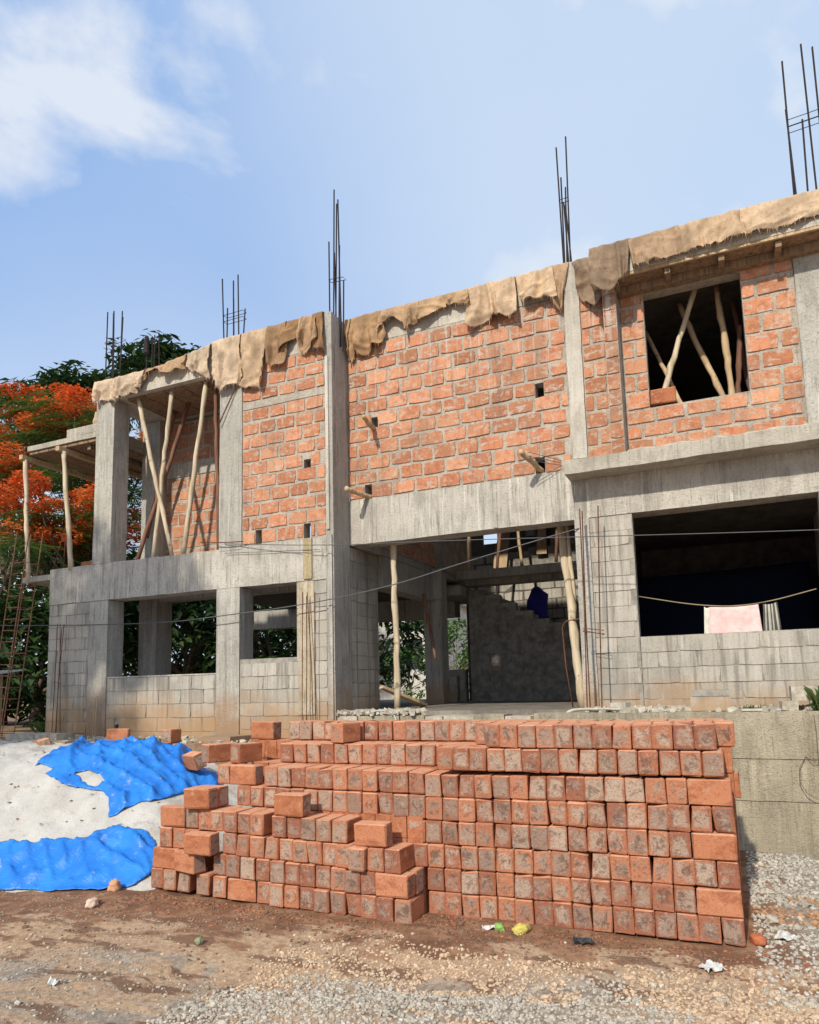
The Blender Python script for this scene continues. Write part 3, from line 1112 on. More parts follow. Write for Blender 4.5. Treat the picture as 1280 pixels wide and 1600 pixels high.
# cement-washed patch and yellow streak right of the small window
blocks(frame_y(-4.56), 8.44, 9.28, 1.44, 3.66, [])
blocks(frame_x(YC - 0.01), -1.50, -0.855, 1.36, 3.665, [])
blocks(frame_x(YC - 0.01), -0.85, 4.2, 1.36, 2.24, [])
blocks(frame_x(YC - 0.01), 1.03, 4.2, 2.25, 3.665, [(1.6, 2.9, 2.2, 3.5)])
part_box('column', MT['column'], B, -1.505, -1.34, 8.37, 8.60, 1.40, 3.66, rough=0.006)

# --- rooms inside
part_box('beam', MT['dcolumn'], B, -4.74, -4.48, 9.3, 11.5, 3.20, 3.66)
part_box('column', MT['dcolumn'], B, -4.70, -4.38, 11.35, 11.65, 1.44, 3.7)
part_box('corbel', MT['dcolumn'], B, -4.72, -4.33, 11.26, 11.345, 3.22, 3.74)
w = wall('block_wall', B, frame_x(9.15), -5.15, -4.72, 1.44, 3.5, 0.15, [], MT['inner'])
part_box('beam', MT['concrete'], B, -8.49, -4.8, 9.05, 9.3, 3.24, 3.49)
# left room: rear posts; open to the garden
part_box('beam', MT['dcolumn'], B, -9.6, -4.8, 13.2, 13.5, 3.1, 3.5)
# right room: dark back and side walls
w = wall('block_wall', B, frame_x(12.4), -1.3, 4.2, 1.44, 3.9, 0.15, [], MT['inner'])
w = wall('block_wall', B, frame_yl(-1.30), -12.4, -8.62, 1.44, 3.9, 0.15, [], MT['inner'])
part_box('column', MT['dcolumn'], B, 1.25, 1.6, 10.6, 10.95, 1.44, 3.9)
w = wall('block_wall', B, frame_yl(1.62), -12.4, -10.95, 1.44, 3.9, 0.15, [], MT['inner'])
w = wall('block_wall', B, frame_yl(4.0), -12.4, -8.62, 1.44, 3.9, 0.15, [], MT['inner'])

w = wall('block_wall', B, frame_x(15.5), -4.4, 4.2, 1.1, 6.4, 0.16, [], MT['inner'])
# --- stair behind the central opening
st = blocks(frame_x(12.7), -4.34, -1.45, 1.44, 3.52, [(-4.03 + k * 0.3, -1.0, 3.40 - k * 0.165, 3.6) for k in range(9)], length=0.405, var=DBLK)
sb = MB()
for k in range(12):
    x = -4.3 + k * 0.3
    z = 3.50 - k * 0.165
    sb.box(x, x + 0.3, 12.86, 13.85, max(1.44, z - 0.4), z)
sb.build('stair_flight', MT['dcolumn'], B)
w = wall('block_wall', B, frame_x(13.9), -4.8, -1.2, 1.44, 6.3, 0.16, [(-4.42, -4.08, 4.62, 5.3), (-2.7, -2.5, 4.75, 6.0), (-3.5, -3.3, 4.7, 5.9)], MT['inner'])
lay(w, frame_x(13.9), -4.75, -1.25, 2.2, 4.4, [], course=0.2, length=0.4, joint=0.03, jz=0.026, name='concrete_block', variants=BLK)
lay(w, frame_x(13.9), -2.5, -1.5, 4.4, 5.6, [], course=0.2, length=0.3, name='brick')
part_box('landing_beam', MT['dcolumn'], B, -4.76, -2.2, 12.45, 12.65, 3.70, 3.86)
part_box('landing_slab', MT['dcolumn'], B, -4.80, -2.3, 12.65, 12.95, 3.6, 3.70)
part_box('landing_slab', MT['dcolumn'], B, -5.4, -4.36, 12.3, 13.85, 3.40, 3.58)
blocks(frame_x(13.7), -3.9, -1.4, 4.02, 5.15, [(-3.91, -3.4, 4.22, 6), (-3.42, -2.95, 4.42, 6), (-2.97, -2.55, 4.62, 6), (-2.56, -2.15, 4.85, 6)], var=DBLK)
blocks(frame_x(13.0), -5.3, -4.55, 1.44, 2.05, [])
blocks(frame_x(12.5), -4.78, -4.55, 1.44, 1.92, [])

# --- cement splash and yellow curing stain beside the small window: a thin render coat
mb = MB()
mb.box(-5.10, -4.86, 7.984, 8.0, 1.42, 3.16)
mb.build('render_patch', mat_concrete('ochre stained render', (0.60, 0.52, 0.40), (0.46, 0.37, 0.24), 0.6, soil=False), B)
mb = MB()
mb.box(-5.01, -4.88, 7.966, 7.985, 3.19, 3.73)
mb.build('render_patch', mat_concrete('ochre run', (0.45, 0.37, 0.22), (0.36, 0.28, 0.15), 0.6, soil=False), B)

# ------------------------------------------------------------------ retaining wall, plinth
rw = thing('retaining_wall', 'stained concrete retaining wall right of the brick stack', 'wall', (1, 7.6, 0))
part_box('wall_course', MT['retain'], rw, -1.9, 6.0, 7.605, 7.80, -0.4, 0.60, rough=0.008)
part_box('wall_course', MT['retain'], rw, -1.9, 6.0, 7.595, 7.80, 0.604, 0.985, rough=0.009)
part_box('wall_course', MT['retain'], rw, -1.9, 6.0, 7.585, 7.80, 0.99, 1.43, rough=0.010)
part_box('wall_pier', MT['retain'], rw, 0.72, 1.15, 7.52, 7.588, -0.4, 1.40, rough=0.008)
mb = MB()
pts = [(0.62, 7.58, 1.02), (0.56, 7.55, 0.92), (0.55, 7.53, 0.80), (0.60, 7.52, 0.70), (0.66, 7.52, 0.66)]
mb.tube(pts, 0.0036, 5)
mb.tube([(0.62, 7.58, 1.02), (0.68, 7.53, 0.98), (0.76, 7.5, 1.03)], 0.003, 5)
mb.build('dry_root', MT['bark'], rw)

pl = thing('plinth', 'low rough stone plinth under the central opening behind the stack', 'plinth', (-3.2, 7.9, 1.1))
x = -5.0
while x < -1.95:
    wd = rnd.uniform(0.22, 0.5)
    part_box('plinth_stone', MT['rubble' if rnd.random() < .6 else 'retain'], pl, x, min(x + wd - .012, -1.95), 8.02 + rnd.uniform(-.02, .02), 8.36, 1.0, 1.405 + rnd.uniform(-.02, .015), rough=0.012)
    x += wd
pd = thing('column_pedestal', 'square concrete pedestal at the foot of the second column', 'pedestal', (-6.2, 7.7, 1.0))
part_box('pedestal_block', MT['column'], pd, -6.28, -5.75, 7.42, 7.9, 0.6, 1.17, rough=0.012)
kb = thing('kerb', 'low concrete kerb edging the terrace left of the sand heap', 'kerb', (-9.5, 7.2, 0.9))
part_box('kerb_block', MT['column'], kb, -12.5, -8.3, 7.14, 7.32, 0.4, 1.12, rough=0.01)
part_box('kerb_block', MT['rubble'], kb, -9.9, -9.3, 7.45, 7.8, 1.10, 1.19, rough=0.012)
part_box('kerb_block', MT['rubble'], kb, -9.25, -8.8, 7.42, 7.7, 1.10, 1.20, rough=0.012)

# rubble along the ledges: stuff
def rubble(name, n, box, smin, smax, label, seed):
    rr = random.Random(seed)
    mb = MB()
    for _ in range(n):
        x, y = rr.uniform(box[0], box[1]), rr.uniform(box[2], box[3])
        s = rr.uniform(smin, smax)
        mb.box(x - s, x + s, y - s * .7, y + s * .7, box[4] - s * 0.3, box[4] + s * rr.uniform(.5, 1.0), rot=(rr.uniform(-.4, .4), rr.uniform(-.4, .4), rr.uniform(0, 3)), j=s * 0.3)
    o = mb.build(name, MT['rubble'])
    return tag(o, label, 'rubble', kind='stuff')


rubble('rubble', 260, (-1.4, 2.0, 7.66, 8.35, 1.43), 0.012, 0.05, 'crumbled mortar and stone lying along the ledge below the right window', 4)
rubble('rubble_pile', 240, (-4.6, -3.5, 8.0, 8.5, 1.42), 0.012, 0.05, 'pale cement spoil at the foot of the corner column', 6)
rubble('terrace_rubble', 200, (-9.5, -5.4, 7.3, 7.95, 1.10), 0.012, 0.05, 'loose soil lumps along the terrace behind the blue sheet', 8)

# ------------------------------------------------------------------ brick stack
ORD = ['first', 'second', 'third', 'fourth', 'fifth', 'sixth', 'seventh', 'eighth', 'ninth', 'tenth', 'eleventh', 'twelfth',
       'thirteenth', 'fourteenth', 'fifteenth', 'sixteenth', 'seventeenth', 'eighteenth', 'nineteenth', 'twentieth',
       'twenty-first', 'twenty-second', 'twenty-third', 'twenty-fourth', 'twenty-fifth', 'twenty-sixth', 'twenty-seventh',
       'twenty-eighth', 'twenty-ninth', 'thirtieth', 'thirty-first', 'thirty-second']
BW, BL, BH = 0.137, 0.280, 0.174
PITCH = 0.18


def brick_mesh():
    bm = bmesh.new()
    bmesh.ops.create_cube(bm, size=1.0)
    bmesh.ops.scale(bm, vec=(BW, BL, BH), verts=bm.verts)
    bmesh.ops.bevel(bm, geom=bm.edges[:], offset=rnd.uniform(0.006, 0.011), segments=1, affect='EDGES')
    # a chipped corner now and then, and faces that are not quite true
    cx = [rnd.choice((-1, 1)) for _ in range(3)]
    for v in bm.verts:
        v.co += Vector((rnd.uniform(-.0034, .0034), rnd.uniform(-.004, .004), rnd.uniform(-.0036, .0036)))
        v.co.x += v.co.z * sk
        if chip and v.co.x * cx[0] > BW * .3 and v.co.z * cx[2] > BH * .3 and v.co.y < -BL * .3:
            v.co -= Vector((cx[0] * .012, -.010, cx[2] * .014)) * rnd.uniform(0.3, 1.2)
    me = bpy.data.meshes.new('brick')
    bm.to_mesh(me)
    bm.free()
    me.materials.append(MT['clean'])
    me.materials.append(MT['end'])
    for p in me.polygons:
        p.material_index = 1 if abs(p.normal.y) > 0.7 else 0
    return me


STK = []
for q in range(14):
    sk = rnd.uniform(-.03, .03)
    chip = q % 2 == 0
    STK.append(brick_mesh())


def lay_brick(x, y, z, rz=0.0, ry=0.0, label='', group='bricks in the big stack', rx=0.0, name='brick'):
    o = bpy.data.objects.new(name, rnd.choice(STK))
    COL.objects.link(o)
    o.location = (x, y, z)
    o.rotation_euler = (rx, ry, rz + (math.pi if rnd.random() < .5 else 0))
    g = rnd.choice((0.12, 0.25, 0.45, 0.7, 0.95))
    o.color = (g, g, g, 1)
    o['label'] = label
    o['category'] = 'brick'
    o['group'] = group
    return o


def gz(x, y):
    return ground_h(max(-8, min(3, x)), max(2.3, min(7.6, y)))


def put_row(items, yfront, level, place, jitter=1.0, sag=None):
    """items: (kind, x0, x1): e = end-on, S = lengthwise, P = end-on pulled out, R = lengthwise and turned"""
    n = len(items)
    for i, (k, xa, xb) in enumerate(items):
        xc = (xa + xb) / 2
        z = level * PITCH + BH / 2 + (sag(xc) if sag else 0)
        fromr = n - 1 - i
        if k in 'eP':
            y = yfront + BL / 2 + rnd.uniform(-.012, .012) * jitter - (0.06 if k == 'P' else 0)
            lay_brick(xc, y, z, rnd.uniform(-.018, .018) * jitter, rnd.uniform(-.010, .010) * jitter,
                      'end-on brick, %s from right, %s' % (ORD[fromr], place))
        else:
            y = yfront + BW / 2 + rnd.uniform(-.012, .0) * jitter
            a = math.pi / 2 + (rnd.uniform(-.02, .02) if k == 'S' else -0.22)
            lay_brick(xc, y - (0.05 if k == 'R' else 0), z, a, rnd.uniform(-.012, .012),
                      'lengthwise clean brick, %s from right, %s' % (ORD[fromr], place))


def srow(x1, n, ends='', pitch=0.1415):
    """n end-on bricks counted leftwards from x1; ends='S' puts one lengthwise brick at the right end"""
    out = []
    x = x1
    if ends == 'S':
        out.append(('S', x - 0.282, x))
        x -= 0.286
        n -= 2
    for _ in range(n):
        wdt = pitch + rnd.uniform(-.002, .002)
        out.append(('e', x - wdt, x))
        x -= wdt
    return out[::-1]


CN = ['bottom course', 'second course up', 'third course up', 'fourth course up', 'fifth course up', 'sixth course up', 'seventh course up', 'top course']
sagL = lambda x: -0.03 + max(0, (-x - 2.3)) * 0.022
sagR = lambda x: -0.012 - max(0, min(1, (-x - 0.6) / 1.4)) * 0.018
# layer 1: the low pile standing in front
RA = [('e', -4.835, -4.69), ('e', -4.689, -4.548), ('e', -4.546, -4.40), ('e', -4.315, -4.165), ('e', -4.147, -3.99), ('S', -3.978, -3.700), ('e', -3.696, -3.552), ('e', -3.552, -3.421), ('e', -3.421, -3.274), ('e', -3.274, -3.138), ('e', -3.138, -2.998), ('e', -2.998, -2.857), ('e', -2.852, -2.724), ('e', -2.724, -2.588), ('e', -2.584, -2.434), ('e', -2.434, -2.290)]
RB = [('S', -4.80, -4.538), ('R', -4.53, -4.27), ('e', -4.144, -4.009), ('e', -4.005, -3.855), ('e', -3.847, -3.710), ('e', -3.705, -3.559), ('e', -3.554, -3.418), ('e', -3.413, -3.272), ('e', -3.272, -3.136), ('e', -3.132, -2.989), ('e', -2.987, -2.850), ('e', -2.850, -2.721), ('e', -2.721, -2.591), ('S', -2.588, -2.306)]
RC = [('e', -4.747, -4.605), ('e', -4.601, -4.461), ('e', -4.455, -4.32), ('e', -4.057, -3.913), ('e', -3.908, -3.764), ('e', -3.764, -3.624), ('e', -3.624, -3.485), ('e', -3.476, -3.340), ('e', -3.338, -3.207), ('e', -3.203, -3.067), ('e', -3.063, -2.930), ('e', -2.928, -2.80), ('P', -2.80, -2.658), ('e', -2.650, -2.512), ('e', -2.510, -2.372)]
RD = [('S', -4.746, -4.464), ('e', -4.464, -4.325), ('e', -4.322, -4.185), ('e', -4.183, -4.045), ('e', -4.043, -3.905), ('e', -3.90, -3.762), ('e', -3.758, -3.625), ('e', -3.547, -3.409), ('e', -3.409, -3.270), ('e', -3.268, -3.126), ('e', -3.124, -2.982), ('e', -2.981, -2.844), ('S', -2.77, -2.495)]
yl = lambda x: 5.12
put_row(RA, 5.115, 0, 'bottom course of the low left pile', 1.2, sagL)
put_row(RB, 5.115, 1, 'second course of the low left pile', 1.2, sagL)
put_row(RC, 5.12, 2, 'third course of the low left pile', 1.2, sagL)
put_row(RD, 5.13, 3, 'top course of the low left pile', 1.2, sagL)
z4 = lambda lv, x: lv * PITCH + BH / 2 + sagL(x)
lay_brick(-4.215, 5.06, z4(2, -4.2), math.pi / 2 + .03, 0, 'clean brick jutting out lengthwise near the left end of the low left pile')
lay_brick(-4.30, 5.14, z4(4, -4.3), math.pi / 2 + .02, 0, 'brick set lengthwise on top of the low left pile at its left end')
lay_brick(-4.31, 5.30, z4(4, -4.3), math.pi / 2 - .03, 0, 'brick hiding just behind the lengthwise one at the left top of the low pile')
lay_brick(-3.375, 5.18, z4(4, -3.4), math.pi / 2 - .01, 0, 'single clean brick set lengthwise on top of the low pile, near its middle')
lay_brick(-2.44, 5.33, z4(1, -2.4), math.pi / 2 + .03, 0, 'brick laid lengthwise behind the corner brick at the low pile right end')
lay_brick(-4.50, 5.38, z4(0, -4.5), math.pi / 2, 0, 'half-buried brick at the back left foot of the low left pile')
lay_brick(-4.5, 5.36, z4(1, -4.5), math.pi / 2, 0, 'brick behind the turned one in the second course, low pile left end')
# layer 2: the face of the tall stack
Y2 = 5.405
for lv in range(4):
    put_row(srow(-0.004 - lv * 0.003, 16 if lv < 2 else 17, 'S' if lv in (1, 3) else ''), Y2, lv, CN[lv] + ' of the tall right face', 1.0, sagR)
r4 = srow(-0.012, 29, '')
r5 = srow(-0.016, 27, 'S') 
put_row(r4, Y2, 4, 'fifth course of the tall face', 1.0, lambda x: sagR(x) if x > -2.3 else sagL(x) * .6)
r5 = [('e', -4.345, -4.208), ('S', -4.20, -3.925)] + [b for b in r5 if b[1] > -3.93]
put_row(r5, Y2 + .01, 5, 'sixth course of the tall face', 1.0, lambda x: sagR(x) if x > -2.3 else sagL(x) * .4)
put_row(srow(-0.05, 15), Y2 + .01, 6, 'seventh course of the tall right face', 1.0)
put_row(srow(-0.092, 12, pitch=.1405), Y2 + .02, 7, 'top course of the tall right face', 1.0)
# layer 3: one brick further back
Y3 = 5.70
r6 = srow(-0.03, 27)
r6 = [b for b in r6 if b[1] > -3.99]
put_row([b for b in r6 if b[2] < -1.8], Y3, 6, 'seventh course of the second row', 1.2)
lay_brick(-4.50, 5.62, 6 * PITCH + BH / 2, -0.42, 0, 'turned brick standing apart at the far left upper step of the stack')
lay_brick(-4.20, 5.66, 6 * PITCH + BH / 2, -0.22, 0, 'slightly turned brick beside the far left one on the upper step')
lay_brick(-3.22, 5.83, 7 * PITCH + BH / 2, -0.14, 0, 'single brick standing end-on in front of the back row, left of centre')
put_row([b for b in srow(0.03, 14) if b[1] > -2.0], Y3 + .02, 7, 'top course of the second row', 1.6)
# layer 4: the back row
Y4 = 6.02
r7 = srow(-0.03, 32)
r7 = [b for b in r7 if b[1] > -4.12]
r7 = [('S', -4.42, -4.135)] + r7
put_row(r7, Y4, 7, 'top course of the back row', 1.6)
lay_brick(-0.10, 5.80, 5 * PITCH + BH / 2, math.pi / 2 + .04, 0, 'brick sticking out behind the right end in the sixth course of the stack')
# bricks packed inside, never seen one by one
mb = MB()
for (xa, xb, y, lvls) in ((-2.28, -0.0, 5.70, range(0, 7)), (-4.05, -2.3, 5.405, range(0, 4)), (-4.25, -2.28, 5.70, range(0, 6)), (-4.4, -0.0, 6.02, range(0, 7))):
    for lv in lvls:
        x = xb
        while x - PITCH * .8 > xa:
            mb.box(x - BW, x, y, y + BL, lv * PITCH - (.03 if lv == 0 else 0), lv * PITCH + BH, j=.003)
            x -= .1415
fill = mb.build('brick', MT['clean'])
tag(fill, 'red clay bricks packed behind the faces of the stack', 'bricks', kind='stuff')

# loose bricks elsewhere
for (x, y, z, rz, lb, ry) in (
        (-7.62, 7.42, 1.19, 0.55 + math.pi / 2, 'loose red brick lying on the terrace behind the upper blue sheet, left one', 0),
        (-6.62, 7.33, 1.19, 0.25, 'loose red brick on the terrace edge, right one above the blue sheet', 0),
        (-5.72, 6.72, 0.955, 1.2, 'dark brick lying on the right part of the upper blue sheet', -.35),
        (-8.55, 7.02, 1.08, 1.0, 'reddish brick half sunk behind the crest of the sand heap', .3),
        (-9.22, 8.3, 3.78, math.pi / 2, 'brick at the left on the beam top beside the balcony props', 0),
        (-8.97, 8.25, 3.78, math.pi / 2 - .1, 'brick on the beam top, next to the left column foot', 0)):
    lay_brick(x, y, z, rz, ry, lb, 'loose bricks')
lay_brick(-0.425, 8.46, 5.0, math.pi / 2, 0, 'single brick standing in the lower left corner of the upper right window', 'loose bricks')

# ------------------------------------------------------------------ cement blocks on the ledge
def cblock(x0, x1, y0, y1, z0, z1, label, m='block', rot=(0, 0, 0)):
    c = Vector(((x0 + x1) / 2, (y0 + y1) / 2, (z0 + z1) / 2))
    o = part_box('concrete_block', MT[m], None, (x0 - x1) / 2, (x1 - x0) / 2, (y0 - y1) / 2, (y1 - y0) / 2, (z0 - z1) / 2, (z1 - z0) / 2, rough=0.006)
    o.location = c
    o.rotation_euler = rot
    return tag(o, label, 'concrete block', 'concrete blocks on the ledge')


cblock(-0.34, 0.02, 7.74, 7.95, 1.435, 1.575, 'grey concrete block lying on the ledge, lower of the two stacked')
cblock(-0.32, 0.02, 7.78, 8.0, 1.578, 1.64, 'thin slab of block on top of the lower one on the ledge', 'joint')
cblock(0.46, 0.60, 7.68, 7.85, 1.435, 1.52, 'small broken block on the ledge near the right frame edge', 'rubble', (0, .05, .1))
cblock(0.57, 1.2, 7.82, 8.05, 1.52, 1.66, 'long pale block on the ledge at the right frame edge', 'rubble')
cblock(-1.14, -0.97, 7.95, 8.1, 1.435, 1.52, 'small grey block beside the starter bars on the ledge', 'rubble', (0, 0, -.3))


# ------------------------------------------------------------------ sand heap and blue sheets
def heap_h(x, y):
    toe = 5.08 + (x + 5) * 0.3
    k = 0.12
    vals = (0.65 * (y - toe), 1.1 + 0.03 * math.sin(x * 1.7), 0.62 * (-4.45 - x))
    m = min(vals)
    return m - k * math.log(sum(math.exp(-(v - m) / k) for v in vals)) + 0.035 * mnoise.fractal(Vector((x * 1.6, y * 1.6, 2)), .8, 2, 4) + 0.03 * mnoise.fractal(Vector((x * 4.5, y * 4.5, 4)), .8, 2, 4)


mb = MB()
xs = np.arange(-11.5, -4.3, 0.04)
ys = np.arange(3.3, 7.3, 0.04)
wn = len(xs)
mb.add([(x, y, max(-0.12, heap_h(x, y)) if heap_h(x, y) > -0.12 else -0.12) for y in ys for x in xs],
       [(j * wn + i, j * wn + i + 1, (j + 1) * wn + i + 1, (j + 1) * wn + i) for j in range(len(ys) - 1) for i in range(wn - 1)])
# close the heap underneath so that it has a body
hp = mb.build('sand_heap', MT['sand'], smooth=True)
tag(hp, 'large heap of pale quarry sand left of the brick stack', 'sand heap')


rl = random.Random(12)
mb = MB()
for _ in range(90):
    x, y = rl.uniform(-8.6, -5.2), rl.uniform(4.3, 6.4)
    if heap_h(x, y) < .05:
        continue
    a, L = rl.uniform(0, 6.28), rl.uniform(.012, .035)
    u, v = Vector((math.cos(a) * L, math.sin(a) * L, 0)), Vector((-math.sin(a) * L * .45, math.cos(a) * L * .45, 0))
    c = Vector((x, y, heap_h(x, y) + .012))
    up_ = Vector((0, 0, rl.uniform(.002, .015)))
    mb.add([c - u, c - v + up_, c + u + up_ * .3, c + v - up_ * .3], [(0, 1, 2, 3)])
tag(mb.build('dry_leaves', mat_plain('dry brown leaf', (0.20, 0.10, 0.055), .9, .35, 30)), 'scattered dry brown leaves on the pale sand heap', 'leaves', kind='stuff')


def inside(x, y, poly):
    c = False
    for i in range(len(poly)):
        (x1, y1), (x2, y2) = poly[i - 1], poly[i]
        if (y1 > y) != (y2 > y) and x < (x2 - x1) * (y - y1) / (y2 - y1) + x1:
            c = not c
    return c


def edge_d(x, y, poly):
    best = 9
    for i in range(len(poly)):
        a, b = Vector(poly[i - 1]), Vector(poly[i])
        p = Vector((x, y))
        t = max(0, min(1, (p - a).dot(b - a) / max(1e-6, (b - a).length_squared)))
        best = min(best, (p - a.lerp(b, t)).length)
    return best


def tarp(name, poly, holes, label, seed, folds):
    from mathutils.geometry import delaunay_2d_cdt
    step = 0.024

    def dense(pl):
        out = []
        for q in range(len(pl)):
            a, b = Vector(pl[q - 1]), Vector(pl[q])
            k = max(1, int((b - a).length / step))
            for t in range(k):
                p = a.lerp(b, t / k)
                d = mnoise.noise_vector(Vector((p.x * 5, p.y * 5, seed))) * 0.03 + mnoise.noise_vector(Vector((p.x * 17, p.y * 17, seed))) * 0.010
                out.append(Vector((p.x + d.x, p.y + d.y)))
        return out
    loops = [dense(poly)] + [dense(h) for h in holes]
    pts, edges = [], []
    for lp in loops:
        b = len(pts)
        pts += lp
        edges += [(b + q, b + (q + 1) % len(lp)) for q in range(len(lp))]
    outer = [tuple(p) for p in loops[0]]
    inner = [[tuple(p) for p in lp] for lp in loops[1:]]
    rr = random.Random(int(seed * 10))
    xs_, ys_ = [p[0] for p in outer], [p[1] for p in outer]
    y = min(ys_)
    while y < max(ys_):
        x = min(xs_)
        while x < max(xs_):
            q = (x + rr.uniform(-.004, .004), y + rr.uniform(-.004, .004))
            if inside(*q, outer) and not any(inside(*q, h) for h in inner) and min((Vector(q) - p).length_squared for lp in loops for p in lp[::2]) > .0003:
                pts.append(Vector(q))
            x += step
        y += step
    V, _e, F, *_r = delaunay_2d_cdt(pts, edges, [], 1, 1e-5)
    vs = []
    for v in V:
        x, y = v.x, v.y
        e = min((v - p).length for lp in loops for p in lp[::2])
        w = 0.0
        for (a, f, amp, warp) in folds:
            u = x * math.cos(a) + y * math.sin(a)
            t = -x * math.sin(a) + y * math.cos(a)
            ph = 6.283 * f * u + warp * mnoise.fractal(Vector((u * 1.1, t * 0.9, seed + f)), .8, 2, 2) * 6.0
            r_ = 1 - abs(math.sin(ph * .5))
            msk = max(0.0, min(1.0, 0.5 + 1.5 * mnoise.noise(Vector((u * 1.3 + 3, t * 1.1, seed * 3 + f)))))
            w += amp * 1.55 * (r_ ** 1.9) * msk
        w += 0.035 * mnoise.noise(Vector((x * 2.0, y * 2.0, seed)))
        base = max(heap_h(x, y), gz(x, y) if heap_h(x, y) < 0.02 else -9)
        vs.append((x, y, base + 0.016 + max(-.006, w) * min(1, 0.25 + e * 6)))
    fs = []
    for f in F:
        c = sum((V[k] for k in f), Vector((0, 0))) / len(f)
        if inside(c.x, c.y, outer) and not any(inside(c.x, c.y, h) for h in inner):
            fs.append(tuple(f))
    mb = MB()
    mb.add(vs, fs)
    o = mb.build(name, MT['tarp'], smooth=True)
    s = o.modifiers.new('thick', 'SOLIDIFY')
    s.thickness = 0.004
    return tag(o, label, 'tarpaulin', 'blue plastic sheets on the sand heap')


T1 = [(-7.35, 5.92), (-7.43, 6.15), (-7.67, 6.59), (-7.68, 6.95), (-7.22, 7.05), (-6.69, 7.05), (-6.43, 7.05), (-6.2, 7.2), (-5.92, 7.05), (-5.75, 6.95), (-5.55, 7.05), (-5.45, 6.87), (-5.48, 6.47), (-5.54, 6.03), (-5.68, 5.81), (-5.86, 5.62), (-6.04, 5.77), (-6.18, 5.81), (-6.34, 5.79), (-6.73, 5.75), (-7.05, 5.81), (-7.03, 5.87), (-7.06, 5.94)]
HOLE = [(-6.75, 5.93), (-6.62, 6.02), (-6.4, 6.0), (-6.25, 5.90), (-6.3, 5.83), (-6.55, 5.85)]
tarp('tarpaulin', T1, [HOLE], 'upper blue sheet, crumpled and torn, over the crest of the sand heap', 1.3, ((0.75, 3.0, 0.07, .45), (1.35, 4.6, 0.045, .5), (2.5, 3.2, 0.03, .5), (0.3, 9.0, 0.012, .5)))
T2 = [(-7.6, 4.75), (-7.5, 5.05), (-6.72, 5.05), (-6.32, 5.13), (-5.98, 5.28), (-5.86, 5.44), (-5.55, 5.55), (-5.32, 5.59), (-5.05, 5.45), (-4.93, 5.25), (-5.0, 5.10), (-5.33, 4.95), (-5.71, 4.80), (-5.98, 4.75), (-6.19, 4.66), (-6.9, 4.45), (-7.4, 4.4)]
HOLE2 = [(-6.62, 4.86), (-6.5, 4.9), (-6.42, 4.86), (-6.5, 4.80)]
tarp('tarpaulin', T2, [HOLE2], 'lower blue sheet bunched up at the foot of the sand heap', 4.1, ((1.45, 4.4, 0.06, .4), (1.1, 7.5, 0.035, .45), (2.6, 2.6, 0.035, .5), (1.7, 12.0, 0.012, .5)))


